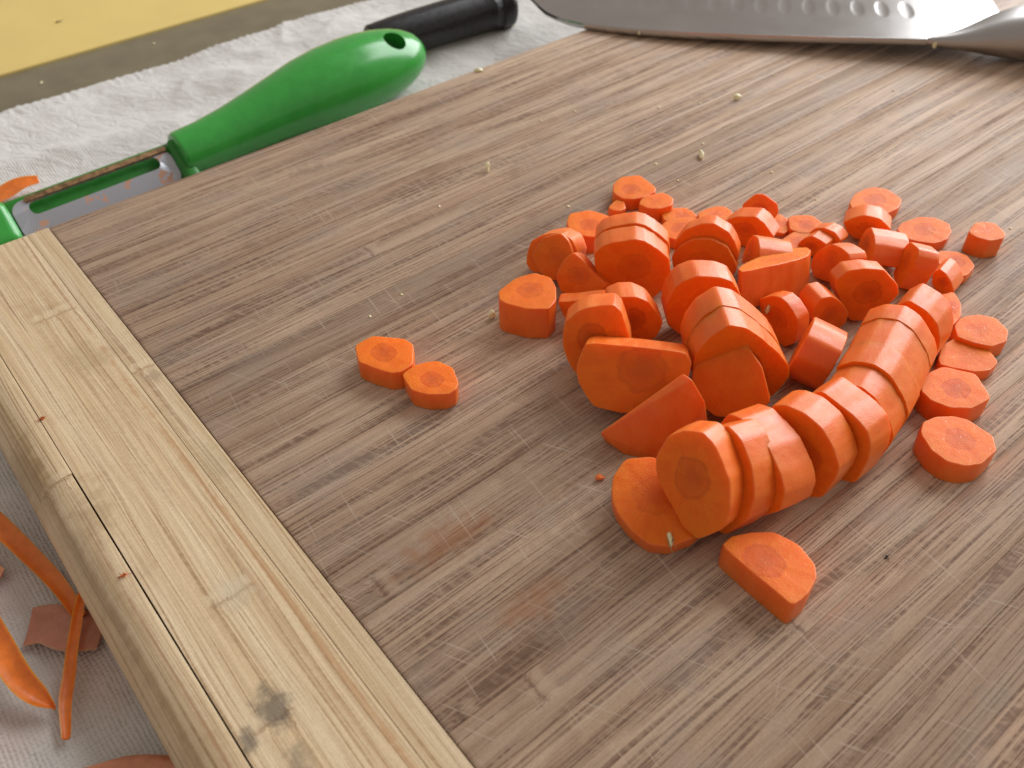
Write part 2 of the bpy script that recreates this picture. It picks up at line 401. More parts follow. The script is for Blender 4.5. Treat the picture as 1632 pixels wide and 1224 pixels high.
for x in xs:
    row = []
    for j, y in enumerate(ys):
        yy = hem_y(x, y)
        z = cloth_h(x, yy)
        k = (ys[-1] - y)
        if k < .0085:                                   # rolled, puckered hem
            e = math.sin(min(1.0, k / .0085) * math.pi)
            z += .0011 * e + .0006 * e * math.sin(x * 1750 + 3 * noise.noise(Vector((x * 60, 0, 0)))) - .0004
        row.append(bm.verts.new((x, yy, z - .0004)))
    grid.append(row)
for i in range(len(xs) - 1):
    for j in range(ny - 1):
        bm.faces.new((grid[i][j], grid[i + 1][j], grid[i + 1][j + 1], grid[i][j + 1]))
low = [bm.verts.new((x, grid[i][-1].co.y + .0006, -.0021)) for i, x in enumerate(xs)]
for i in range(len(xs) - 1):
    bm.faces.new((grid[i][-1], grid[i + 1][-1], low[i + 1], low[i]))
cloth = mesh_obj("cloth", bm, M_CLOTH)
tag(cloth, "crumpled white cotton cloth with puckered hem under the cutting board", "cloth")

# ------------------------------------------------------------------ cutting board
board = empty("cutting_board", (0, 0, 0))
tag(board, "worn bamboo cutting board with pale end cap, under the carrots", "cutting board")
y = -.0002
k = 0
while y > -.300:
    w = rng.choice((.0062, .0075, .0098, .0118, .0135))
    slab("bamboo_strip", .0002, .52, y - w + .00003, y, .0006, BT + rng.uniform(-.00006, .00006), board_material((y - w) * 1000, y * 1000), board, .00009, 1)
    y -= w
def cap_strip(x0, x1, y0, y1, dz=0.0, round_out=False):
    bm = bmesh.new()
    if round_out:
        r = .0088; pts = []
        for i in range(13):                             # bullnose on the outer edge
            a = math.pi / 2 * i / 12
            pts.append((x0 + r - r * math.sin(a), BT + dz - r + r * math.cos(a)))
        for i in range(9):
            a = math.pi / 2 * i / 8
            pts.append((x0 + .004 - .004 * math.cos(a), .0046 - .004 * math.sin(a)))
        pts = pts + [(x1, .0006), (x1, BT + dz - .0001), (x1 - .0001, BT + dz)]
    else:
        pts = [(x0, BT + dz - .0001), (x0, .0006), (x1, .0006), (x1, BT + dz - .0001), (x1 - .0001, BT + dz), (x0 + .0001, BT + dz)]
    ends = []
    e0 = .0005 if y0 > -.01 else .00008
    for yy, ins in ((y0, e0), (y0 - e0 * 1.2, 0), (y1 + .0001, 0), (y1, .00008)):
        cx = sum(p[0] for p in pts) / len(pts); cz = sum(p[1] for p in pts) / len(pts)
        sx = 1 - 2 * ins / (x1 - x0); sz = 1 - 2 * ins / BT
        ends.append([bm.verts.new((cx + (p[0] - cx) * sx, yy, cz + (p[1] - cz) * sz)) for p in pts])
    n = len(pts)
    for a, b_ in zip(ends, ends[1:]):
        for i in range(n):
            bm.faces.new((a[i], a[(i + 1) % n], b_[(i + 1) % n], b_[i]))
    bm.faces.new(ends[0][::-1]); bm.faces.new(ends[-1])
    bmesh.ops.recalc_face_normals(bm, faces=bm.faces[:])
    return weighted(mesh_obj("cap_strip", bm, M_CAP, board))
cap_strip(-.00572, -.00004, .0006, -.300, .00006)
cap_strip(-.0273, -.00578, .0006, -.300, .00002)
cap_strip(-.0371, -.02742, .0004, -.0938, -.00003, True)
cap_strip(-.0372, -.02762, -.09395, -.300, .00002, True)

# ------------------------------------------------------------------ carrot pieces
TIGHT = ('E6', 'E7a', 'E7b', 'E8', 'D2a', 'D2b')
def build_piece(pid, c, n, t, taper, core, poly, label, name):
    rg = random.Random(sum(ord(ch) * (i + 3) for i, ch in enumerate(pid)))
    P = [Vector((p[0], p[1])) / 1000.0 for p in poly]
    t = t / 1000.0
    N = len(P)
    ring = []
    for i in range(N):                                  # rounded corners, slightly bowed facets
        a, b_, d = P[i - 1], P[i], P[(i + 1) % N]
        f = .17
        p0, p1 = b_.lerp(a, f), b_.lerp(d, f)
        for s in (0.0, .5, 1.0):
            ring.append(p0 * (1 - s) ** 2 + b_ * 2 * s * (1 - s) + p1 * s * s)
        e = d - b_
        if e.length > .0028:
            m = b_.lerp(d, .5) + Vector((e.y, -e.x)) * .006 * rg.uniform(.2, 1.4)
            ring.append(m)
    cen = sum(ring, Vector((0, 0))) / len(ring)
    R = sum((p - cen).length for p in ring) / len(ring)
    ex = max(p.x for p in ring) - min(p.x for p in ring); ey = max(p.y for p in ring) - min(p.y for p in ring)
    rx, ry = ex / 2, ey / 2
    co = Vector((core[0], core[1])) / 1000.0 if (core[0] or core[1]) else cen + Vector((rg.uniform(-.10, .10) * rx, rg.uniform(-.10, .10) * ry))
    if core[0] or core[1]: rx = ry = max(rx, ry)
    b1 = (.00006 if pid in TIGHT else .00020)
    tilt = (rg.uniform(-.03, .03), rg.uniform(-.03, .03))
    levels = [(b1 * 1.3, 0.0), (b1 * .42, b1 * .40), (0.0, b1 * 1.3), (-.00006 if t > .004 else 0, t * .5), (0.0, t - b1 * 1.3), (b1 * .42, t - b1 * .4), (b1 * 1.3, t)]
    bm = bmesh.new()
    uvl = bm.loops.layers.uv.new("UVMap")
    rows = []
    for ins, dep in levels:
        f = 1 + (taper - 1) * dep / t
        row = []
        for i, p in enumerate(ring):
            v = cen + (p - cen) * f
            dirv = (p - cen).normalized()
            v = v - dirv * ins
            wz = 0.0
            if dep < b1: wz = (v.x - cen.x) * tilt[0] * .5 + .00008 * noise.noise(Vector((v.x * 500, v.y * 500, R * 1e4)))
            jit = .00012 * noise.noise(Vector((v.x * 900, v.y * 900, dep * 500 + R * 1e4)))
            row.append(bm.verts.new((v.x + dirv.x * jit, v.y + dirv.y * jit, -dep + wz)))
        rows.append(row)
    n_ = len(ring)
    for a, b_ in zip(rows, rows[1:]):
        for i in range(n_):
            f = bm.faces.new((a[i], b_[i], b_[(i + 1) % n_], a[(i + 1) % n_]))
            f.material_index = 1
    def cap(row, flip):
        prev = row
        for s in (.66, .33):
            cur = []
            for v in row:
                q = co.to_3d() + (v.co - co.to_3d()) * s
                q.z = v.co.z + .00010 * noise.noise(Vector((q.x * 420, q.y * 420, R * 9e3 + s)))
                cur.append(bm.verts.new(q))
            for i in range(n_):
                j = (i + 1) % n_
                f = bm.faces.new((prev[i], prev[j], cur[j], cur[i]) if not flip else (prev[j], prev[i], cur[i], cur[j]))
            prev = cur
        zc = sum(v.co.z for v in prev) / n_
        cv = bm.verts.new((co.x, co.y, zc))
        for i in range(n_):
            j = (i + 1) % n_
            bm.faces.new((prev[i], prev[j], cv) if not flip else (prev[j], prev[i], cv))
    cap(rows[0], False); cap(rows[-1], True)
    for f in bm.faces:
        for l in f.loops:
            l[uvl].uv = ((l.vert.co.x - co.x) / rx, (l.vert.co.y - co.y) / ry) if pid != 'C26' else (.8, l.vert.co.x * 20)
    nv = Vector(n).normalized()
    hx = Vector((-nv.y, nv.x, 0.0))
    hx = Vector((1, 0, 0)) if hx.length < 1e-5 else hx.normalized()
    hy = nv.cross(hx)
    o = mesh_obj(name, bm, [M_FACE, M_SIDE])
    mw = Matrix((hx, hy, nv)).transposed().to_4x4()
    mw.translation = Vector(c) / 1000.0 + Vector((0, 0, BT))
    o.matrix_world = mw
    weighted(o)
    tag(o, label, "carrot piece", "sliced carrot pieces on the board")
    return o

PIECES = {
'F1':((41.09, -110.57, 5.5),(0.0, 0.0, 1.0),5.5,1.0,(0, 0),
  [(-6.56, 2.22), (-4.99, -2.19), (-2.91, -5.89), (-0.94, -7.01), (2.53, -6.65), (6.37, -1.28), (6.03, 1.5), (3.88, 4.27), (0.64, 7.57), (-4.06, 7.45)]),
'F2':((44.74, -123.43, 5.1),(0.0, 0.0, 1.0),5.1,0.95,(0, 0),
  [(-6.16, -0.02), (-4.15, -3.58), (-0.58, -6.22), (1.7, -6.24), (3.41, -4.88), (5.34, -0.08), (4.11, 4.06), (1.94, 5.31), (-0.77, 6.11), (-4.84, 5.54)]),
'F3':((77.23, -117.85, 9.3),(0.0, 0.0, 1.0),9.3,1.0,(0, 0),
  [(-7.14, 2.66), (-7.0, 0.66), (-4.29, -4.57), (-0.57, -7.69), (2.86, -6.49), (6.3, -2.5), (7.71, 1.04), (6.0, 5.08), (1.27, 6.45), (-5.14, 5.37)]),
'F4':((110.87, -102.36, 5.7),(0.0, 0.0, 1.0),5.7,1.0,(0, 0),
  [(-5.41, 1.61), (-5.12, -2.32), (-2.85, -4.92), (0.79, -5.47), (3.59, -4.59), (7.16, -1.44), (5.28, 4.76), (-0.04, 7.3), (-3.41, 5.09)]),
'C1a':((91.75, -108.14, 7.84),(-0.8303, -0.4127, 0.3746),7.6,1.0,(0, 0),
  [(-4.24, -5.22), (-1.64, -5.38), (3.54, -4.67), (7.19, -1.71), (7.46, 2.38), (5.45, 5.46), (1.59, 6.32), (-2.52, 4.75), (-5.21, 2.5), (-5.92, -0.91), (-5.71, -3.53)]),
'C1b':((91.51, -110.19, 8.65),(-0.8116, -0.4034, 0.4226),7.2,1.0,(0, 0),
  [(-3.17, -4.49), (-0.3, -6.19), (3.73, -5.36), (5.61, -1.28), (4.77, 2.37), (3.15, 4.82), (0.8, 6.31), (-3.74, 4.06), (-5.03, 0.88), (-5.82, -1.11)]),
'C1c':((91.7, -118.52, 7.24),(-0.7594, -0.3775, 0.5299),6.0,1.0,(0, 0),
  [(-2.09, 5.64), (-4.14, 3.11), (-5.09, -0.63), (-4.41, -2.62), (-2.86, -4.79), (0.61, -4.68), (5.82, -2.75), (8.43, -0.33), (3.34, 2.44), (0.39, 4.6)]),
'F5':((134.53, -95.32, 3.9),(0.0, 0.0, 1.0),3.9,1.0,(0, 0),
  [(-5.82, 1.62), (-5.79, -1.77), (-3.77, -4.0), (-0.77, -5.25), (3.69, -5.39), (5.3, -4.12), (6.25, -0.12), (6.59, 3.96), (1.78, 6.66), (-2.5, 5.41), (-4.97, 2.99)]),
'F6':((134.27, -104.98, 4.7),(0.0, 0.0, 1.0),4.7,1.0,(0, 0),
  [(-4.45, -1.2), (-2.17, -3.37), (1.79, -4.23), (4.36, -2.36), (4.64, -0.03), (4.32, 2.04), (-0.57, 3.85), (-2.94, 3.3), (-4.98, 2.0)]),
'C2':((125.88, -98.25, 3.1),(0.0, 0.0, 1.0),3.1,1.0,(0, 0),
  [(-2.54, -0.52), (-1.18, -2.17), (1.2, -2.17), (3.23, 0.78), (1.71, 2.68), (-2.43, 1.39)]),
'F7':((136.15, -112.53, 2.7),(0.0, 0.0, 1.0),2.7,1.0,(0, 0),
  [(-4.87, 1.94), (-4.5, -0.31), (-2.05, -2.86), (1.54, -4.92), (3.16, -3.86), (4.47, -0.52), (4.18, 2.38), (1.36, 4.11), (-3.3, 4.05)]),
'F8':((131.55, -116.78, 3.3),(0.0, 0.0, 1.0),3.3,1.0,(0, 0),
  [(-6.04, -1.0), (-5.09, -3.18), (-0.56, -4.22), (4.27, -3.12), (6.68, -0.35), (3.86, 3.0), (0.16, 4.66), (-3.3, 4.21)]),
'F9':((143.44, -118.76, 3.3),(0.0, 0.0, 1.0),3.3,1.0,(0, 0),
  [(-5.6, 0.98), (-4.33, -1.78), (-1.64, -3.81), (2.0, -4.46), (4.7, -1.84), (4.99, 0.92), (3.32, 2.82), (0.06, 3.58), (-3.5, 3.6)]),
'C3a':((102.41, -126.95, 9.91),(-0.6756, -0.7354, 0.0523),6.4,1.0,(0, 0),
  [(-9.04, -0.84), (-7.43, -4.9), (-3.63, -8.21), (1.18, -9.59), (5.88, -9.43), (8.96, -5.87), (9.45, -0.25), (8.69, 2.63), (5.38, 5.58), (2.68, 7.26), (0.24, 7.89), (-5.37, 6.67), (-7.57, 5.72), (-9.41, 3.34)]),
'C3b':((107.19, -122.11, 9.9),(-0.7131, -0.6991, 0.0523),5.6,1.0,(0, 0),
  [(-9.03, -1.17), (-7.4, -5.21), (-3.59, -8.41), (1.22, -9.62), (5.9, -9.28), (8.95, -5.59), (9.42, 0.07), (8.66, 2.95), (5.36, 5.79), (2.66, 7.4), (0.22, 7.96), (-5.38, 6.55), (-7.58, 5.51), (-9.42, 3.05)]),
'C4b':((121.56, -133.8, 6.65),(-0.8256, -0.5246, 0.2079),4.0,1.0,(0, 0),
  [(-7.49, -3.67), (-4.04, -5.86), (1.91, -5.94), (7.56, -3.48), (8.36, -0.62), (6.73, 2.22), (4.92, 4.63), (0.79, 5.95), (-3.69, 5.11), (-6.76, 2.38), (-8.29, -0.72)]),
'C4a':((123.68, -133.07, 9.16),(-0.8256, -0.5246, 0.2079),5.6,1.0,(0, 0),
  [(-7.51, -5.58), (-2.71, -8.17), (4.3, -6.75), (7.41, -2.97), (7.37, 0.21), (5.66, 3.03), (4.02, 4.96), (0.05, 6.58), (-2.82, 5.99), (-6.7, 3.66), (-9.08, -0.97)]),
'C5':((141.45, -131.48, 5.34),(-0.9335, -0.3477, 0.0872),6.0,1.0,(0, 0),
  [(-5.25, -2.89), (-2.48, -4.84), (2.19, -4.47), (5.85, -1.82), (6.9, 0.5), (5.72, 1.62), (3.65, 3.47), (1.09, 4.71), (-4.26, 3.03), (-5.91, 1.59), (-7.49, -0.9)]),
'C5b':((151.57, -127.4, 5.91),(-0.6591, -0.4865, 0.5736),4.0,1.0,(0, 0),
  [(-4.14, -2.6), (-0.52, -4.41), (3.35, -3.07), (4.71, -0.41), (3.97, 1.97), (0.03, 4.05), (-2.19, 3.88), (-5.21, 0.6)]),
'F10':((156.12, -131.8, 1.5),(0.0, 0.0, 1.0),1.5,1.0,(0, 0),
  [(-4.47, -1.51), (-3.3, -3.44), (0.16, -3.04), (3.06, 0.33), (3.39, 3.26), (1.15, 4.4)]),
'F11':((159.73, -137.04, 2.5),(0.0, 0.0, 1.0),2.5,1.0,(0, 0),
  [(-5.38, 1.45), (-4.45, -1.68), (-0.7, -4.38), (2.35, -4.59), (3.81, -2.48), (4.6, 1.73), (1.06, 4.72), (-1.29, 5.23)]),
'C6':((132.7, -139.34, 7.83),(-0.7481, 0.6405, 0.1736),8.8,1.0,(0, 0),
  [(-4.32, -0.28), (-4.37, -3.77), (-2.54, -6.4), (2.21, -2.8), (6.73, 2.52), (4.45, 3.91), (0.79, 4.33), (-2.95, 2.5)]),
'F12':((152.05, -140.36, 2.3),(0.0, 0.0, 1.0),2.3,1.0,(0, 0),
  [(-4.75, 0.89), (-4.51, -2.46), (-0.63, -3.93), (3.86, -2.24), (5.65, 0.91), (2.65, 3.44), (-2.28, 3.39)]),
'C8':((155.53, -145.26, 4.31),(-0.9742, -0.1444, 0.1736),5.2,1.0,(0, 0),
  [(-2.94, -2.81), (-0.22, -3.46), (3.54, -1.34), (4.81, 1.03), (2.37, 2.67), (-0.51, 2.68), (-3.03, 1.51), (-4.02, -0.28)]),
'C9':((151.08, -145.33, 3.88),(-0.9854, -0.1461, 0.0872),4.8,1.0,(0, 0),
  [(-2.68, -3.48), (1.48, -2.98), (3.73, -0.05), (3.38, 1.89), (1.71, 2.3), (-1.0, 2.48), (-2.61, 1.06), (-4.01, -1.22)]),
'C10':((143.46, -155.51, 7.85),(-0.906, 0.4142, 0.0872),4.8,1.0,(0, 0),
  [(-4.23, -7.46), (1.19, -5.18), (5.52, -1.06), (6.5, 2.66), (6.31, 5.24), (5.02, 6.13), (1.41, 5.44), (-2.0, 4.26), (-5.76, -0.39), (-7.11, -3.46), (-6.87, -6.19)]),
'C11':((159.29, -155.59, 5.96),(-0.6932, 0.7071, 0.1392),9.2,1.0,(0, 0),
  [(-2.88, -4.73), (3.03, -3.09), (7.02, -0.83), (5.95, 1.54), (4.27, 3.45), (1.11, 4.07), (-2.65, 3.72), (-5.01, 1.22), (-5.5, -1.1), (-5.35, -4.25)]),
'C12':((158.62, -167.08, 6.94),(-0.7087, 0.6742, 0.2079),5.6,1.0,(0, 0),
  [(0.74, -5.91), (4.32, -4.79), (4.29, 1.36), (3.41, 4.77), (1.63, 5.81), (-3.66, 4.18), (-4.7, 1.36), (-3.6, -1.52), (-2.44, -5.26)]),
'C13':((162.89, -176.02, 3.89),(-0.9764, -0.1974, 0.0872),7.6,1.0,(0, 0),
  [(-2.4, -1.62), (0.12, -3.24), (2.82, -2.66), (3.22, -1.08), (1.72, 0.97), (-0.35, 2.75), (-1.94, 3.17), (-3.17, 1.71)]),
'F13':((174.19, -172.63, 2.9),(0.0, 0.0, 1.0),2.9,1.0,(0, 0),
  [(-5.81, 0.21), (-5.57, -3.33), (-2.49, -5.09), (2.72, -4.21), (5.18, -0.45), (4.58, 2.48), (1.75, 5.3), (-0.36, 5.09)]),
'F14':((180.89, -159.85, 3.1),(0.0, 0.0, 1.0),3.1,1.0,(0, 0),
  [(-7.41, 1.89), (-5.75, -1.92), (-3.53, -4.88), (0.47, -6.07), (4.77, -4.82), (7.33, -2.45), (7.11, 1.65), (4.13, 4.96), (-1.9, 6.25), (-5.22, 5.4)]),
'F15':((188.23, -171.92, 5.9),(0.0, 0.0, 1.0),5.9,1.0,(0, 0),
  [(-4.2, 2.02), (-4.26, -0.53), (-2.99, -3.11), (0.68, -4.7), (3.27, -3.84), (5.43, 0.32), (3.7, 2.9), (1.59, 4.0), (-3.21, 2.93)]),
'F16':((182.11, -142.53, 3.3),(0.0, 0.0, 1.0),3.3,1.0,(0, 0),
  [(-8.42, 0.71), (-7.91, -2.68), (-3.91, -6.05), (2.05, -6.64), (6.94, -4.71), (8.33, 0.85), (6.55, 3.95), (3.37, 5.31), (-0.96, 5.57), (-6.03, 3.7)]),
'C14':((166.69, -150.14, 4.88),(-0.8625, -0.4866, 0.1392),7.6,1.0,(0, 0),
  [(-4.38, -1.84), (-1.93, -3.58), (1.93, -3.86), (5.86, -1.59), (6.38, 1.13), (2.92, 3.5), (-1.21, 3.6), (-3.82, 2.26), (-5.74, 0.37)]),
'C16':((129.24, -149.01, 11.91),(0.1961, 0.3192, 0.9272),9.5,1.0,(0, 0),
  [(11.25, 7.41), (8.26, 6.72), (1.24, 4.49), (-3.86, 2.69), (-8.21, -0.1), (-10.85, -4.3), (-11.24, -7.83), (-5.53, -8.28), (0.05, -5.7), (7.75, 0.35), (11.14, 4.55)]),
'C17':((117.8, -160.55, 6.47),(-0.9928, 0.1143, 0.0349),4.0,1.0,(0, 0),
  [(-5.77, -1.44), (-3.06, -3.58), (0.24, -6.0), (3.4, -6.34), (5.88, -3.09), (5.67, 0.26), (4.76, 3.49), (1.26, 5.38), (-1.29, 5.69), (-3.9, 4.42), (-7.19, 1.22)]),
'C18':((128.63, -166.93, 5.88),(-0.3671, -0.9287, 0.0523),6.4,1.0,(0, 0),
  [(-4.67, -0.17), (-3.11, -3.55), (0.04, -5.55), (3.79, -5.36), (5.6, -3.26), (5.32, -0.43), (2.29, 3.48), (-0.7, 5.76), (-3.54, 5.79), (-5.01, 3.29)]),
'C19':((139.04, -168.9, 8.16),(-0.5828, -0.7856, 0.2079),5.2,1.0,(0, 0),
  [(-7.19, 0.9), (-5.16, -2.78), (-2.51, -7.1), (0.83, -7.24), (3.38, -5.76), (6.19, -3.27), (8.14, -0.25), (7.42, 2.08), (3.34, 6.26), (-1.35, 6.84), (-5.38, 6.36), (-7.71, 3.96)]),
'C21':((86.03, -129.75, 5.83),(-0.7425, -0.6553, 0.1392),4.0,1.0,(0, 0),
  [(-5.88, -2.38), (-1.93, -5.33), (3.39, -5.24), (7.52, -0.32), (6.43, 3.89), (2.99, 4.54), (-4.62, 2.68), (-7.9, 2.15)]),
'C22':((89.66, -140.42, 8.47),(-0.59, -0.7953, 0.1392),6.8,1.0,(0, 0),
  [(-5.69, 1.14), (-4.35, -3.35), (-1.08, -7.59), (3.11, -7.1), (5.99, -4.73), (7.12, -0.75), (3.41, 4.64), (0.34, 6.27), (-2.98, 6.42), (-5.87, 5.05)]),
'C23':((74.98, -141.78, 11.67),(-0.6907, -0.6538, 0.309),8.0,1.0,(0, 0),
  [(-6.14, -2.43), (-4.66, -6.28), (-2.3, -9.29), (2.47, -9.67), (8.35, -6.33), (8.91, -0.38), (6.17, 7.05), (4.3, 8.59), (-1.22, 7.6), (-3.6, 6.28), (-5.94, 3.8), (-6.33, 1.07)]),
'C24':((72.93, -155.85, 11.23),(-0.6689, -0.55, 0.5),9.0,1.0,(2.56, 2.47),
  [(-11.54, 1.15), (-10.64, -2.3), (-6.98, -7.03), (-0.64, -7.77), (3.74, -6.98), (8.82, -3.94), (12.14, 1.46), (12.49, 4.99), (11.01, 7.29), (-8.2, 6.87), (-10.19, 6.27)]),
'C26':((88.59, -169.25, 11.37),(-0.655, -0.5386, 0.5299),8.0,1.0,(1.57, -4.46),
  [(-7.2, -1.05), (-4.98, -6.07), (-1.25, -8.41), (5.43, -7.83), (9.65, -3.7), (6.9, 3.43), (2.73, 8.07), (0.95, 8.88), (-4.87, 5.28), (-7.36, 1.4)]),
'C20':((114.64, -177.9, 6.99),(0.3889, -0.8975, -0.2079),8.0,1.0,(0, 0),
  [(7.05, -0.01), (5.85, 4.84), (1.27, 6.85), (-3.74, 6.56), (-6.72, 2.45), (-6.82, -2.52), (-3.67, -6.48), (1.32, -7.15), (5.46, -4.55)]),
'D1':((103.43, -148.58, 10.71),(-0.5954, -0.8026, 0.0349),6.8,1.0,(0, 0),
  [(-7.12, -5.76), (-3.95, -8.72), (2.91, -10.48), (9.2, -7.96), (10.54, -2.5), (8.9, 2.39), (6.37, 6.41), (3.0, 7.84), (-2.09, 8.32), (-4.89, 7.17), (-6.77, 5.2), (-8.04, 1.07), (-8.06, -2.97)]),
'D2b':((93.33, -168.77, 12.14),(-0.5734, -0.8192, 0.0082),6.21,1.0,(0, 0),
  [(-8.95, -5.68), (-4.03, -10.81), (3.38, -12.09), (8.79, -10.0), (11.34, -4.43), (10.69, -1.12), (8.23, 2.16), (4.43, 6.31), (-0.63, 10.57), (-4.45, 11.69), (-7.95, 8.61), (-10.18, 4.46), (-10.54, -0.01)]),
'D2a':((96.9, -163.67, 12.34),(-0.5734, -0.8192, 0.0082),6.4,1.0,(0, 0),
  [(-9.04, -5.73), (-4.01, -10.77), (3.44, -12.29), (8.83, -10.05), (11.28, -4.41), (10.52, -1.1), (8.39, 2.2), (4.41, 6.27), (-0.64, 10.61), (-4.45, 11.69), (-8.09, 8.77), (-10.11, 4.43), (-10.59, -0.01)]),
'E0':((55.87, -180.44, 6.58),(-0.2218, -0.1637, 0.9613),4.5,1.0,(-0.39, 1.81),
  [(-6.7, -2.96), (-3.38, -6.09), (0.46, -8.18), (4.24, -7.79), (8.09, -5.33), (9.85, -2.88), (8.88, 2.86), (4.15, 8.49), (-1.92, 9.97), (-6.95, 8.49), (-8.72, 4.06), (-8.0, -0.64)]),
'E1':((59.66, -185.44, 15.41),(-0.9088, -0.1837, 0.3746),7.2,1.0,(0, 0),
  [(-6.61, -3.57), (-3.17, -6.23), (1.74, -9.88), (5.06, -10.48), (8.79, -5.38), (8.4, -1.01), (6.3, 4.03), (1.41, 8.73), (-1.47, 9.68), (-4.82, 8.29), (-7.39, 5.65), (-8.24, 0.16)]),
'E2':((66.35, -186.09, 12.31),(-0.9492, 0.0592, 0.309),7.6,1.0,(0, 0),
  [(-7.02, -5.59), (-3.42, -7.95), (2.39, -10.47), (6.82, -9.44), (9.4, -3.13), (8.81, 1.47), (5.76, 6.38), (1.12, 9.76), (-2.38, 10.23), (-5.29, 7.55), (-7.59, 3.32), (-8.61, -2.12)]),
'E3':((73.4, -187.64, 12.21),(-0.9717, 0.1119, 0.2079),8.8,1.0,(0, 0),
  [(-5.08, -7.23), (0.62, -10.61), (6.71, -8.8), (10.22, -3.45), (9.62, 0.59), (7.3, 3.25), (2.77, 6.08), (-1.06, 6.74), (-5.1, 7.07), (-8.23, 5.77), (-9.12, 2.53), (-8.64, -1.94)]),
'E4':((84.9, -191.79, 10.73),(-0.9858, -0.0937, 0.1392),7.6,1.0,(0, 0),
  [(-6.33, -6.53), (-1.0, -9.48), (3.89, -9.77), (7.05, -7.38), (7.95, -1.49), (7.83, 1.15), (5.36, 4.69), (1.77, 7.42), (-2.13, 8.39), (-6.07, 7.85), (-8.79, 6.07), (-9.53, -0.91)]),
'E5':((94.06, -194.4, 10.75),(-0.9953, -0.0422, 0.0872),7.6,1.0,(0, 0),
  [(-6.17, -3.07), (-1.49, -7.62), (2.98, -10.13), (5.97, -8.46), (6.61, -1.67), (5.94, 1.99), (4.15, 4.71), (0.93, 6.1), (-2.22, 6.58), (-7.19, 7.09), (-9.49, 4.48)]),
'E6':((103.18, -192.5, 9.19),(-0.9708, -0.2396, 0.0125),7.16,1.0,(0, 0),
  [(-6.74, -0.63), (-2.86, -4.54), (2.89, -9.1), (6.75, -8.73), (7.79, -1.8), (5.88, 1.92), (1.9, 5.98), (-1.52, 7.34), (-5.4, 6.26), (-8.54, 3.14)]),
'E7a':((110.15, -190.78, 9.68),(-0.9619, -0.2735, 0.0039),7.46,1.0,(0, 0),
  [(-7.11, -0.66), (-2.97, -4.72), (3.07, -9.65), (7.08, -9.16), (8.1, -1.87), (6.04, 1.97), (2.02, 6.38), (-1.58, 7.63), (-5.67, 6.57), (-8.91, 3.28)]),
'E7b':((117.28, -188.49, 9.44),(-0.9521, -0.3058, -0.0004),9.17,1.0,(0, 0),
  [(-6.95, -0.65), (-2.99, -4.74), (3.0, -9.44), (7.09, -9.17), (8.03, -1.85), (6.08, 1.99), (2.0, 6.32), (-1.59, 7.69), (-5.65, 6.55), (-8.82, 3.25)]),
'E8':((126.03, -185.68, 9.68),(-0.9521, -0.3058, 0.0029),5.6,1.0,(0, 0),
  [(-7.12, -0.66), (-2.97, -4.72), (3.07, -9.66), (7.0, -9.05), (8.02, -1.85), (6.12, 2.0), (2.01, 6.34), (-1.6, 7.74), (-5.7, 6.61), (-8.99, 3.31)]),
'E9':((136.33, -185.15, 8.1),(-0.9802, -0.1982, 0.0),8.4,1.0,(0, 0),
  [(-4.83, -2.84), (-0.15, -7.91), (4.19, -8.1), (5.22, -3.65), (4.71, 0.66), (2.94, 4.19), (-0.12, 6.43), (-4.73, 7.35), (-7.23, 3.87)]),
'F20':((155.33, -182.66, 3.5),(0.0, 0.0, 1.0),3.5,1.0,(0, 0),
  [(-3.34, 1.84), (-6.94, -2.46), (-4.28, -3.8), (0.24, -3.02), (4.12, -0.66), (7.02, 3.17), (3.18, 4.93)]),
'F21':((153.09, -191.84, 4.3),(0.0, 0.0, 1.0),4.3,1.0,(0, 0),
  [(-6.13, 2.16), (-5.35, -1.12), (-3.19, -4.77), (0.97, -6.03), (4.75, -4.3), (6.8, 0.19), (4.76, 3.65), (0.69, 5.48), (-3.3, 4.75)]),
'F22':((143.58, -194.12, 3.1),(0.0, 0.0, 1.0),3.1,1.0,(0, 0),
  [(-6.7, 2.14), (-5.55, -0.24), (-2.83, -4.28), (0.2, -6.11), (4.06, -5.79), (6.51, -2.02), (6.33, 2.01), (3.8, 5.11), (-0.45, 5.65), (-5.36, 3.53)]),
'F23':((129.38, -199.17, 5.7),(0.0, 0.0, 1.0),5.7,1.0,(0, 0),
  [(-7.03, 0.92), (-5.97, -2.71), (-2.57, -5.81), (3.29, -6.72), (6.84, -1.75), (7.44, -0.21), (4.23, 5.44), (-0.18, 6.51), (-6.05, 4.34)]),
'F24':((116.23, -207.66, 5.7),(0.0, 0.0, 1.0),5.7,1.0,(0, 0),
  [(-6.65, 1.44), (-6.86, -2.38), (-5.07, -5.27), (-1.98, -7.0), (3.5, -7.01), (6.73, -4.42), (7.1, 1.34), (5.54, 4.19), (2.69, 6.25), (-0.93, 7.1), (-4.06, 5.77)]),
'F25':((63.94, -204.29, 6.5),(0.0, 0.0, 1.0),6.5,1.0,(-1.99, 2.02),
  [(-5.52, -6.8), (-4.7, -7.26), (-1.36, -7.45), (2.69, -6.12), (4.6, -4.3), (5.95, 0.43), (4.68, 5.1), (1.34, 7.69), (-2.31, 9.5), (-5.36, 9.21)]),
}
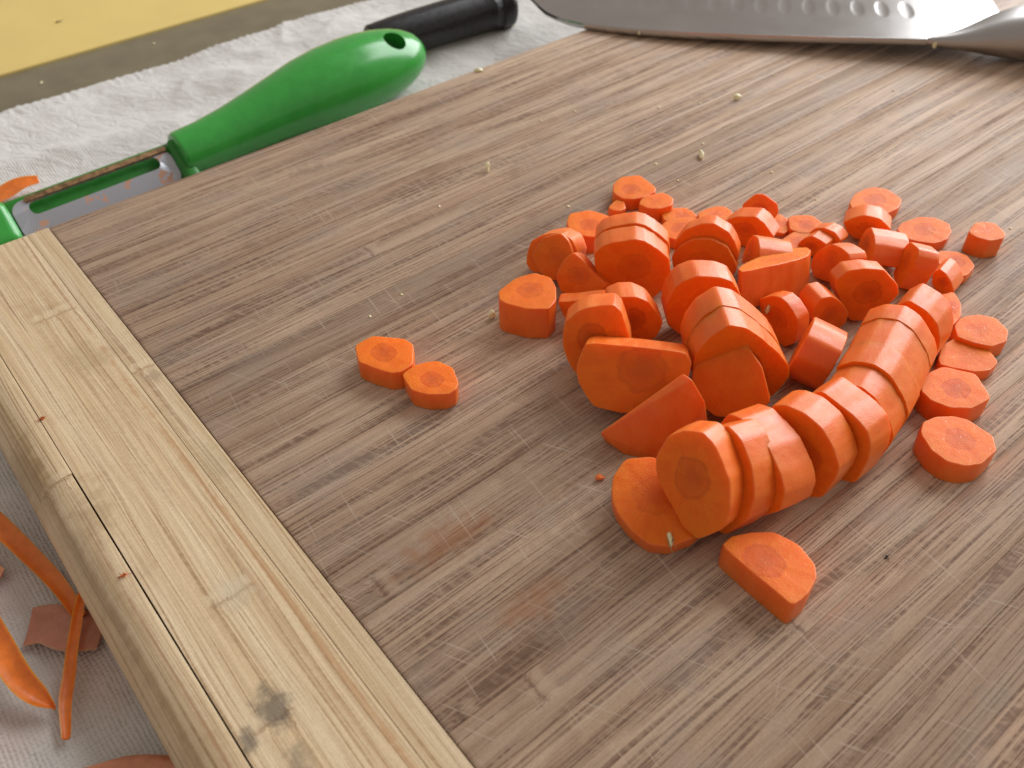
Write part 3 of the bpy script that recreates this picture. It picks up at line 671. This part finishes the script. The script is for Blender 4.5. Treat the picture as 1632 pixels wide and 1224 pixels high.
LABELS = {
'F1': 'lone flat six-sided carrot slice, left one of the two lying apart from the pile',
'F2': 'lone flat carrot slice with nicked rim, right one of the two lying apart',
'F3': "thick carrot block with round pale core at the pile's far left edge",
'F4': 'flat slice with clear core just left of the tall dark-faced slice',
'C1a': "rear one of three slumped slices at the pile's upper left",
'C1b': "middle one of three slumped slices at the pile's upper left",
'C1c': "front one of three slumped slices at the pile's upper left",
'F5': "rearmost flat slice at the pile's upper left tip",
'F6': "thick small slice tucked against the rearmost slice's right front",
'C2': 'tiny carrot nub in front of the rearmost slice',
'F7': 'thin flat slice half over another, right of the small thick slice at the back',
'F8': "flat pale slice directly right of the tall dark-faced slice's top",
'F9': "flat slice at the pile's back edge, left of the largest rear chunk",
'C3a': 'tall upright slice with dark red face, left back of the pile',
'C3b': 'upright slice standing directly behind the tall dark-faced one',
'C4b': 'front one of two leaning slices right of the tall dark-faced slice',
'C4a': 'rear one of two leaning slices right of the tall dark-faced slice',
'C5': "chunky slice with shaded face and pale top facet at the pile's back middle",
'C5b': 'bright orange slice peeking up behind the chunky back-middle slice',
'F10': "small flat slice mostly hidden behind the chunky back-middle slice's right side",
'F11': 'flat slice with faint core at the back, between the two rear chunks',
'C6': 'blunt chunk lying on its side just behind the tilted oval slice',
'F12': "flat slice half buried in the pile's back, in front of the faint-cored slice",
'C8': 'slice with glowing orange rim in the back right of the pile',
'C9': "short chunk with pale pink top facet behind the tilted oval slice's right end",
'C10': 'large chunk with broad pink facet right of the tilted oval slice',
'C11': 'square-looking chunk on its side in the back right of the pile',
'C12': 'chunk on its side with bright red-orange end, right of the square chunk',
'C13': "glossy slice leaning at the pile's right edge with a bright highlight",
'F13': 'flat pale slice at the right edge behind the glossy leaning slice',
'F14': "large flat oval slice with dark core at the pile's upper right",
'F15': 'small drum-shaped slice standing alone at the far right',
'F16': "flat slice with dark core at the pile's rear right, behind a leaning slice",
'C14': 'leaning slice with shaded face in front of the rear right flat slice',
'C16': "oval slice tilted away, its dark-cored face up, in the pile's middle",
'C17': 'upright slice with wet highlight right of the thick middle row',
'C18': "round-faced slice behind the wet-highlighted slice in the pile's middle",
'C19': 'big slice with dark red core facing front, behind the long curved row',
'C21': 'chunk with pale top facet in front of the three slumped slices',
'C22': 'faceted slice standing right of the pale-topped chunk at left',
'C23': "upright slice behind the big half slice at the pile's left front",
'C24': 'big half slice with straight cut top and large ring core, left front',
'C26': 'upright slice with glowing rim before the thick middle row',
'C20': 'slice on edge showing only its peeled side, between the two rows',
'D1': 'rear slice of the thick middle row, its shoulder showing left',
'D2b': 'front slice of the thick middle row, its cut face partly hidden',
'D2a': 'middle slice of the thick middle row, between its front and rear slices',
'E0': 'slice fallen against the front end of the long curved row, garlic sliver on it',
'E1': 'foremost slice of the long curved row, whole cut face showing',
'E2': 'second slice from the front of the long curved row',
'E3': 'third slice from the front of the long curved row',
'E4': 'fourth slice from the front of the long curved row, gap before it',
'E5': 'fifth slice from the front of the long curved row',
'E6': 'sixth slice from the front of the long curved row',
'E7a': 'seventh slice from the front of the long curved row',
'E7b': 'eighth slice from the front of the long curved row',
'E8': 'ninth slice from the front of the long curved row, small dark nick on top',
'E9': 'last slice at the far end of the long curved row',
'F20': "wet-edged slice half hidden right of the curved row's far end",
'F21': 'farthest of four flat slices lined up right of the curved row',
'F22': 'second farthest of four flat slices lined up right of the curved row',
'F23': 'second nearest of four flat slices lined up right of the curved row',
'F24': 'nearest of four flat slices right of the curved row, thick with dark core',
'F25': 'half-moon carrot piece lying flat in the foreground',
}
for pid, (c, n, t, taper, core, poly) in PIECES.items():
    build_piece(pid, c, n, t, taper, core, poly, LABELS[pid], "carrot_half" if pid in ("F25", "C24") else "carrot_slice")

def hull_obj(name, pts, mat, bev=.0004, loc=(0, 0, 0), seg=2):
    bm = bmesh.new()
    for p in pts: bm.verts.new(p)
    bmesh.ops.convex_hull(bm, input=bm.verts[:])
    bmesh.ops.dissolve_limit(bm, angle_limit=.05, verts=bm.verts[:], edges=bm.edges[:])
    if bev: bmesh.ops.bevel(bm, geom=bm.edges[:], offset=bev, segments=seg, affect='EDGES', profile=.6)
    bmesh.ops.recalc_face_normals(bm, faces=bm.faces[:])
    uvl = bm.loops.layers.uv.new("UVMap")
    for f in bm.faces:
        for l in f.loops: l[uvl].uv = (.75, .2)
    o = mesh_obj(name, bm, mat)
    o.location = loc
    return o
# wedge cut lengthwise, propped between the half slice and the long row
WEDGE = [(61.76, -159.23, 5.0), (64.23, -158.37, 0.0), (64.88, -164.03, 0.0), (67.14, -165.68, 0.0), (77.99, -165.7, 17.0), (78.13, -167.98, 17.0), (78.74, -171.71, 13.0), (80.63, -171.97, 6.0), (77.37, -172.14, 2.0), (69.95, -171.2, 0.0), (79.91, -158.62, 5.0), (72.07, -159.39, 0.0)]
w = hull_obj("carrot_wedge", [Vector(p) / 1000.0 for p in WEDGE], [M_SIDE], .0003)
w.location = (0, 0, BT)
weighted(w)
tag(w, "carrot wedge with pale smooth lengthwise cut, in front of the big half slice", "carrot piece", "sliced carrot pieces on the board")

# ------------------------------------------------------------------ garlic bits and crumbs
def bit(name, px, size, label, mat, z=BT, cat="garlic bit", group="garlic bits", seed=0, rot=0.0):
    rg = random.Random(seed + 77)
    pts = []
    for i in range(16):
        v = Vector((rg.uniform(-1, 1), rg.uniform(-1, 1), rg.uniform(-1, 1))).normalized()
        pts.append(Vector((v.x * size[0] * rg.uniform(.75, 1), v.y * size[1] * rg.uniform(.75, 1), v.z * size[2] * rg.uniform(.75, 1))) / 2000.0)
    zmin = min(p.z for p in pts)
    o = hull_obj(name, pts, mat, .00012)
    o.location = (px[0] / 1000.0, px[1] / 1000.0, z - zmin)
    o.rotation_euler = (0, 0, rot)
    tag(o, label, cat, group)
    return o
bit("garlic_bit", (112.3, -56.3), (2.8, 2.2, 4.2), "pale garlic bit standing alone left of the pile, casting a shadow", M_GARLIC, seed=1)
bit("garlic_bit", (167.2, -92), (5.2, 2.5, 2.6), "longish garlic bit on the board behind the pile's middle", M_GARLIC, seed=2, rot=.9)
bit("garlic_bit", (204.5, -74.2), (4.2, 2.5, 2.2), "garlic bit on the board nearest below the knife blade", M_GARLIC, seed=3, rot=-.6)
bit("garlic_bit", (151.0, -1.4), (5.6, 2.2, 1.6), "flat garlic scrap on the board's far edge by the green handle's end", M_GARLIC, seed=4, rot=-.7)
bit("garlic_bit", (71.2, -110.8), (2.8, 2.0, 3.0), "garlic bit pressed against the left foot of the thick carrot block", M_GARLIC, seed=5)
bit("garlic_bit", (53.4, -187.3), (5.0, 1.6, 1.3), 'thin garlic sliver lying on the fallen front slice', M_GARLIC, z=BT + 0.0046, seed=31, rot=0.9)
bit("garlic_bit", (117.8, -157.0), (1.4, 1.4, 3.6), "garlic shred stuck on the wet-highlighted slice's face", M_GARLIC, z=BT + 0.0056, seed=32, rot=0.3)
bit("carrot_crumb", (56.1, -165.7), (2.6, 2.2, 2.0), "tiny orange carrot crumb on the board left of the fallen front slice", M_CRUMBO, cat="crumb", group="crumbs", seed=7)
bit("carrot_crumb", (-26.8, -74.1), (1.5, 1.0, .9), "orange speck beside the crack on the cap, far end", M_CRUMBO, cat="crumb", group="crumbs", seed=8)
bit("carrot_crumb", (-28.9, -125.5), (1.4, 1.0, .9), "orange speck beside the crack on the cap, near end", M_CRUMBO, cat="crumb", group="crumbs", seed=9)
bit("dark_crumb", (84.9, -214.3), (1.0, .6, .3), "tiny dark speck on the board at the lower right", M_DARKC, cat="crumb", group="crumbs", seed=10)
bm = bmesh.new()
CR = [(x, y) for x, y in [(185.3, 19.9), (228.2, -71.3), (180.3, -61.6), (134.8, -82.8), (157.4, -45.5), (249.1, -104.6), (231.5, -93.7), (176.9, -111.6), (144.8, -43.1), (164.3, -66.1), (192.8, -68.3), (227.6, -70.8), (175.0, -129.1), (190.2, -149.9), (159.2, -108.8), (170.4, -107.5), (203.6, -172.4), (153.9, -86.0), (173.7, -87.1), (48.2, -91.0), (152.2, -96.7), (118.2, -86.2), (213.0, -153.5), (90.1, -62.4), (59.1, -88.8)]]
for i, (x, yy) in enumerate(CR):
    rg = random.Random(900 + i)
    r = rg.uniform(.00015, .00042)
    m = Matrix.Translation((x / 1000, yy / 1000, BT + r * .4)) @ Matrix.Rotation(rg.uniform(0, 6), 4, 'Z') @ Matrix.Diagonal((1.5, 1.0, .8, 1))
    bmesh.ops.create_icosphere(bm, subdivisions=1, radius=r, matrix=m)
sp = mesh_obj("garlic_specks", bm, M_GARLIC)
tag(sp, "tiny pale garlic specks scattered over the board", "specks", kind="stuff")

# ------------------------------------------------------------------ peeler
peeler = empty("vegetable_peeler", (.05, .033, 0.0))
tag(peeler, "vegetable peeler with bulbous green handle lying behind the board", "peeler")
PO = Vector(peeler.location)
def axis_y(x): return .0302 + .072 * (x - .05)
def axis_z(x):
    t = min(1.0, max(0.0, (x - .055) / .055)); return .0098 + .0036 * t * t * (3 - 2 * t)
prof = [(.0495, .0056), (.0500, .0070), (.0510, .0076), (.060, .0080), (.070, .0088), (.080, .0099), (.090, .0111), (.100, .0126), (.110, .0136), (.120, .0140), (.128, .0137), (.135, .0128), (.1415, .0113), (.146, .0096), (.1497, .0074), (.1520, .0050), (.1532, .0022)]
bm = bmesh.new()
rows = []
for (x, r) in prof:
    row = []
    for i in range(40):
        a = 2 * math.pi * i / 40
        row.append(bm.verts.new((x - PO.x, axis_y(x) - PO.y + 1.06 * r * math.cos(a), axis_z(x) + .95 * r * math.sin(a))))
    rows.append(row)
for a, b_ in zip(rows, rows[1:]):
    for i in range(40):
        bm.faces.new((a[i], a[(i + 1) % 40], b_[(i + 1) % 40], b_[i]))
bm.faces.new(rows[0]); bm.faces.new(rows[-1][::-1])
bmesh.ops.recalc_face_normals(bm, faces=bm.faces[:])
handle = mesh_obj("handle", bm, M_GREEN, peeler)
# the hanging hole, cut through the end of the handle
HC = (138.21, 32.46, 20.9)
hc = Vector(HC) / 1000.0 - PO
hd = Vector((-.10, -.55, .83)).normalized()
bmc = bmesh.new()
bmesh.ops.create_cone(bmc, cap_ends=True, segments=36, radius1=.0040, radius2=.0045, depth=.06, matrix=Matrix.Translation(hc) @ hd.to_track_quat('Z', 'Y').to_matrix().to_4x4())
cut = mesh_obj("cutter", bmc, M_GREEND)
cut.location = PO
bpy.context.view_layer.update()
md = handle.modifiers.new("hole", 'BOOLEAN'); md.operation = 'DIFFERENCE'; md.object = cut; md.solver = 'EXACT'
bv = handle.modifiers.new("rim", 'BEVEL'); bv.width = .0007; bv.segments = 3; bv.limit_method = 'ANGLE'; bv.angle_limit = math.radians(38)
bpy.context.view_layer.update()
me = bpy.data.meshes.new_from_object(handle.evaluated_get(bpy.context.evaluated_depsgraph_get()))
handle.modifiers.clear(); handle.data = me
me.materials.clear(); me.materials.append(M_GREEN)
me.polygons.foreach_set("use_smooth", [True] * len(me.polygons))
me.polygons.foreach_set("material_index", [0] * len(me.polygons))
bpy.data.objects.remove(cut)
weighted(handle)
# blade frame: a along the peeler, b across (tilted towards the viewer), n out of the blade
TH = math.radians(38)
BO = Vector((-.0030, .0262, .0098))
av = Vector((1.0, .030, .0)).normalized(); bv_ = Vector((0, math.cos(TH), math.sin(TH))); nv_ = av.cross(bv_)
def pb(a, b_, n=0.0): return BO + av * a / 1000.0 + bv_ * b_ / 1000.0 + nv_ * n / 1000.0 - PO
def rrect(a0, a1, b0, b1, r, k=6):
    out = []
    for (cx, cy, s) in ((a1 - r, b1 - r, 0), (a0 + r, b1 - r, 1), (a0 + r, b0 + r, 2), (a1 - r, b0 + r, 3)):
        for i in range(k + 1):
            t = math.pi / 2 * (s + i / k)
            out.append((cx + r * math.cos(t), cy + r * math.sin(t)))
    return out
outer = rrect(-1, 50.5, -7.8, 5.6, 4.2)
inner = rrect(4.0, 46.0, -.8, 3.9, 2.0)
bm = bmesh.new()
def arch(b_): return -.035 * b_ * b_
top_o = [bm.verts.new(pb(a, b_, arch(b_))) for a, b_ in outer]; top_i = [bm.verts.new(pb(a, b_, arch(b_) + (.35 if b_ < 1.4 else 0))) for a, b_ in inner]
bot_o = [bm.verts.new(pb(a, b_, arch(b_) - .8)) for a, b_ in outer]; bot_i = [bm.verts.new(pb(a, b_, arch(b_) - .7)) for a, b_ in inner]
n = len(outer)
for i in range(n):
    j = (i + 1) % n
    bm.faces.new((top_o[i], top_o[j], top_i[j], top_i[i])); bm.faces.new((bot_o[j], bot_o[i], bot_i[i], bot_i[j]))
    bm.faces.new((top_o[j], top_o[i], bot_o[i], bot_o[j])); bm.faces.new((top_i[i], top_i[j], bot_i[j], bot_i[i]))
bmesh.ops.recalc_face_normals(bm, faces=bm.faces[:])
blade = mesh_obj("blade", bm, M_PSTEEL, peeler, smooth=False)
def pbox(name, a0, a1, b0, b1, n0, n1, mat, bev, parent=None, sub=None):
    bm = bmesh.new()
    bmesh.ops.create_cube(bm, size=1.0)
    for v in bm.verts:
        v.co = pb(a0 if v.co.x < 0 else a1, b0 if v.co.y < 0 else b1, n0 if v.co.z < 0 else n1)
    bmesh.ops.bevel(bm, geom=bm.edges[:], offset=bev, segments=4, affect='EDGES', profile=.6)
    bmesh.ops.recalc_face_normals(bm, faces=bm.faces[:])
    return mesh_obj(name, bm, mat, parent or peeler)
rust = pbox("cutting_edge", 4.0, 50.0, 4.15, 5.9, -.85, .05, M_RUST, .0002, blade)
pbox("yoke", -2, 54, -2.5, 8.2, -7.5, -3.6, M_GREEND, .0012)
pbox("tip", -16, -1.6, -7.8, 7.0, -6.5, 3.2, M_GREEN, .0032)
pbox("collar", 50.6, 56, -9.5, 6.8, -6.5, 2.2, M_GREEND, .0022)

# ------------------------------------------------------------------ black utensil handle
ut = empty("utensil", (.1755, .0585, 0.0))
tag(ut, "black plastic utensil handle with flared end, behind the green peeler", "utensil")
def lathe(name, prof, mat, parent, z, yscale=1.0, seg=32):
    bm = bmesh.new(); rows = []
    for (x, r) in prof:
        rows.append([bm.verts.new((x, r * yscale * math.cos(2 * math.pi * i / seg), z + r * math.sin(2 * math.pi * i / seg))) for i in range(seg)])
    for a, b_ in zip(rows, rows[1:]):
        for i in range(seg):
            bm.faces.new((a[i], a[(i + 1) % seg], b_[(i + 1) % seg], b_[i]))
    bm.faces.new(rows[0]); bm.faces.new(rows[-1])
    bmesh.ops.recalc_face_normals(bm, faces=bm.faces[:])
    return weighted(mesh_obj(name, bm, mat, parent))
lathe("grip", [(-.031, .0060), (-.030, .0072), (-.020, .0078), (-.010, .0081), (.010, .0083), (.020, .0084), (.0245, .0087), (.0278, .0095)], M_BLACK, ut, .0102)
lathe("end_cap", [(.0278, .0095), (.0290, .0099), (.0325, .0101), (.0345, .0097), (.0356, .0084), (.0360, .0040)], M_BLACK, ut, .0102)
ut.rotation_euler = (0, 0, math.radians(-3))

# ------------------------------------------------------------------ kitchen knife
knife = empty("kitchen_knife", (.2029, 0.0, BT))
knife.rotation_euler = (0, 0, math.atan2(-.771, .636))
tag(knife, "broad steel kitchen knife with dimpled blade lying across the far right of the board", "knife")
def lerp_tab(tab, s):
    if s <= tab[0][0]: return tab[0][1]
    for (a, va), (b_, vb) in zip(tab, tab[1:]):
        if s <= b_:
            t = (s - a) / (b_ - a); return va + (vb - va) * t
    return tab[-1][1]
SPINE = [(-31, 36.0), (-28.5, 30.5), (-23.6, 22.9), (-20, 16.8), (-16.4, 11.5), (-11.5, 6.6), (-6.5, 3.1), (0, 0.0), (10, -2.0), (22, -3.6), (40, -4.7), (84, -5.0), (122, -4.7), (133, -3.2), (141, -.9), (146, 6.0), (152, 19.5)]
EDGE = [(-31, 37.2), (-27, 39.0), (-15, 41.0), (10, 42.4), (60, 43.2), (140, 43.0), (149, 42.8), (152, 42.0)]
ZED = [(-31, .5), (152, 5.2)]
ZSP = [(-31, .9), (0, 2.6), (60, 4.6), (122, 7.6), (152, 8.4)]
def blade_z(s, v):
    return lerp_tab(ZSP, s) * (1 - v) + lerp_tab(ZED, s) * v
bm = bmesh.new()
NS, NV = 366, 92
top, bot = [], []
for i in range(NS + 1):
    s = -31 + 183.0 * i / NS
    ws, we = lerp_tab(SPINE, s), lerp_tab(EDGE, s)
    rt, rb = [], []
    for j in range(NV + 1):
        v = j / NV
        w = ws + (we - ws) * v
        th = 1.9 * (1 - v) ** .8 + .15
        th = min(th, 2.0)
        vv = max(0.0, min(1.0, (w + 5) / 48.0))
        th = 2.0 * (1 - vv) + .15
        z = blade_z(s, vv)
        d = 0.0
        k = round((s - 3.0) / 8.9)
        if 0 <= k <= 13:
            q = ((s - 3.0 - 8.9 * k) / 2.35) ** 2 + ((w - 26.0) / 9.0) ** 2
            if q < 1: d = .15 * (1 - q) ** .7
        rt.append(bm.verts.new((s / 1000, w / 1000, (z - d) / 1000)))
        rb.append(bm.verts.new((s / 1000, w / 1000, (z - th) / 1000)))
    top.append(rt); bot.append(rb)
for i in range(NS):
    for j in range(NV):
        bm.faces.new((top[i][j], top[i + 1][j], top[i + 1][j + 1], top[i][j + 1]))
        bm.faces.new((bot[i][j + 1], bot[i + 1][j + 1], bot[i + 1][j], bot[i][j]))
    bm.faces.new((top[i + 1][0], top[i][0], bot[i][0], bot[i + 1][0]))
    bm.faces.new((top[i][NV], top[i + 1][NV], bot[i + 1][NV], bot[i][NV]))
for j in range(NV):
    bm.faces.new((top[0][j], top[0][j + 1], bot[0][j + 1], bot[0][j]))
    bm.faces.new((top[NS][j + 1], top[NS][j], bot[NS][j], bot[NS][j + 1]))
kb = mesh_obj("blade", bm, M_BLADE, knife)
weighted(kb)
bm = bmesh.new(); rows = []
SEC = [(121, -4.2, .9, 1.1, 6.6), (127, -3.6, 1.8, 2.0, 6.7), (134, -1.6, 4.2, 3.4, 7.0), (141, 1.0, 7.0, 5.4, 7.8), (148, 3.0, 9.6, 7.6, 8.4), (156, 3.8, 10.8, 8.7, 9.0), (168, 4.0, 11.2, 9.2, 9.4), (190, 3.5, 11.0, 9.2, 9.4), (225, 2.5, 11.6, 9.4, 9.6), (250, 2.0, 12.0, 9.4, 9.6), (256, 2.0, 9.0, 7.0, 9.6)]
for (s, w, hw, hh, z) in SEC:
    row = []
    for i in range(40):
        a = 2 * math.pi * i / 40
        ca, sa = math.cos(a), math.sin(a)
        ca = math.copysign(abs(ca) ** .85, ca); sa = math.copysign(abs(sa) ** .85, sa)
        row.append(bm.verts.new((s / 1000, (w + hw * ca) / 1000, (z + hh * sa) / 1000)))
    rows.append(row)
for a, b_ in zip(rows, rows[1:]):
    for i in range(40):
        bm.faces.new((a[i], a[(i + 1) % 40], b_[(i + 1) % 40], b_[i]))
bm.faces.new(rows[0]); bm.faces.new(rows[-1])
bmesh.ops.recalc_face_normals(bm, faces=bm.faces[:])
kh = mesh_obj("handle", bm, M_HANDLE, knife)
sub = kh.modifiers.new("smooth", 'SUBSURF'); sub.levels = 2; sub.render_levels = 2
bit("garlic_bit", (278.5, -99.5), (2.2, 2.0, 3.4), "garlic crumb stuck to the knife's spine near its handle", M_GARLIC, z=BT + .0046, seed=21)
bit("garlic_bit", (214.0, -18.6), (3.2, 1.0, 2.2), "thin garlic shred stuck to the knife's spine near its tip", M_GARLIC, z=BT + .0012, seed=22, rot=.4)

# ------------------------------------------------------------------ peelings on the cloth
def peel(name, pts, widths, mat, label, lift=.0012, curl=.0, th=.0004):
    """a ribbon of peel following pts (mm), of the given widths (mm)"""
    n = 40
    P = [Vector(p) / 1000.0 for p in pts]
    def cat(arr, t):
        k = t * (len(arr) - 1); i = min(int(k), len(arr) - 2); f = k - i
        p0, p1, p2, p3 = arr[max(i - 1, 0)], arr[i], arr[i + 1], arr[min(i + 2, len(arr) - 1)]
        return .5 * ((2 * p1) + (-p0 + p2) * f + (2 * p0 - 5 * p1 + 4 * p2 - p3) * f * f + (-p0 + 3 * p1 - 3 * p2 + p3) * f ** 3)
    bm = bmesh.new(); rows = []
    K = 8
    for i in range(n + 1):
        t = i / n
        c = cat(P, t); d = (cat(P, min(1, t + .01)) - cat(P, max(0, t - .01)))
        s = Vector((-d.y, d.x, 0)).normalized()
        w = max(.0003, cat(widths, t) / 1000.0)
        row = []
        for side_ in (1, -1):
            for k in range(K + 1):
                u = (k / K - .5) * (1 if side_ == 1 else -1)
                q = c + s * (u * w)
                q.z += curl * (abs(u) * 2) ** 2 + .0007 * noise.noise(Vector((q.x * 130, q.y * 130, len(label))))
                q.z += (th / 2 if side_ == 1 else -th / 2) * (1 - (abs(u) * 2) ** 4)
                row.append(bm.verts.new((q.x, q.y, max(q.z, .0004 + .0002 * side_))))
        rows.append(row)
    L = len(rows[0])
    for a, b_ in zip(rows, rows[1:]):
        for i in range(L):
            bm.faces.new((a[i], a[(i + 1) % L], b_[(i + 1) % L], b_[i]))
    bm.faces.new(rows[0]); bm.faces.new(rows[-1][::-1])
    bmesh.ops.recalc_face_normals(bm, faces=bm.faces[:])
    o = mesh_obj(name, bm, mat)
    tag(o, label, "carrot peel", "carrot peelings on the cloth")
    return o
peel('carrot_peel', [(-46.5, -75.9, 4.0), (-44.1, -85.6, 4.0), (-41.8, -96.2, 3.5), (-40.0, -105.8, 3.0), (-39.2, -115.2, 2.0)], [4.6, 4.4, 3.9, 3.4, 2.6], M_PEEL, "long carrot peel running under the board's edge at left", curl=0.001)
peel('carrot_peel', [(-36.2, -110.3, 3.5), (-39.6, -116.1, 3.5), (-43.2, -122.7, 3.0), (-47.5, -130.3, 2.0), (-50.6, -138.2, 1.5)], [1.8, 2.1, 2.4, 2.5, 1.7], M_PEEL, 'narrow straight carrot peel hanging down beside the board', curl=0.0008)
peel('carrot_peel', [(-54.7, -99.3, 4.0), (-53.7, -113.7, 5.0), (-52.9, -123.4, 4.5), (-51.6, -128.4, 3.0), (-50.2, -131.3, 2.0)], [5.4, 5.2, 4.8, 3.8, 1.0], M_PEEL, 'broad orange carrot peel with brown tip at lower left', curl=0.0014)
peel('carrot_peel', [(-48.4, -109.8, 1.2), (-44.7, -112.2, 1.6), (-41.3, -116.9, 1.6), (-36.9, -120.3, 1.2)], [8.5, 9.0, 10.0, 9.0], M_PEELP, 'thin translucent pinkish peel lying flat by the board', curl=0.0004)
peel('carrot_peel', [(-52.5, -144.9, 2.0), (-48.5, -147.3, 3.0), (-43.8, -150.3, 3.5), (-39.4, -153.7, 3.5), (-34.6, -158.5, 3.0)], [0.8, 2.0, 3.0, 3.2, 3.2], M_PEELL, 'pale peel strip at the bottom left corner of the photo', curl=-0.0012)
peel('carrot_peel', [(-10.5, 54.5, 3.0), (-2.4, 54.2, 4.0), (4.1, 54.5, 5.0), (10.2, 53.3, 5.0)], [9.0, 9.0, 8.0, 5.0], M_PEEL, "orange peel end lying behind the peeler's tip", curl=0.0006)
peel('carrot_peel', [(-54.5, -86.4, 1.5), (-51.3, -91.5, 2.0), (-48.5, -94.0, 1.5)], [8.0, 8.0, 3.0], M_PEELL, 'reddish peel end just entering at the left side', curl=0.0004)

for i in range(3):
    q = ((38, 140), (88, 146), (64, 194))[i]
    bit("crumb", q, ((2.0, 1.2, .8), (1.4, 1.0, .8), (3.4, 2.2, .6))[i],
        ("pale crumb on the olive strip near its left end", "pale crumb on the olive strip, right of the other", "brownish crumb on the yellow tabletop")[i],
        (M_GARLIC, M_GARLIC, M_RUST)[i], z=(-.0020, -.0020, -.0012)[i], cat="crumb", group="crumbs", seed=40 + i)
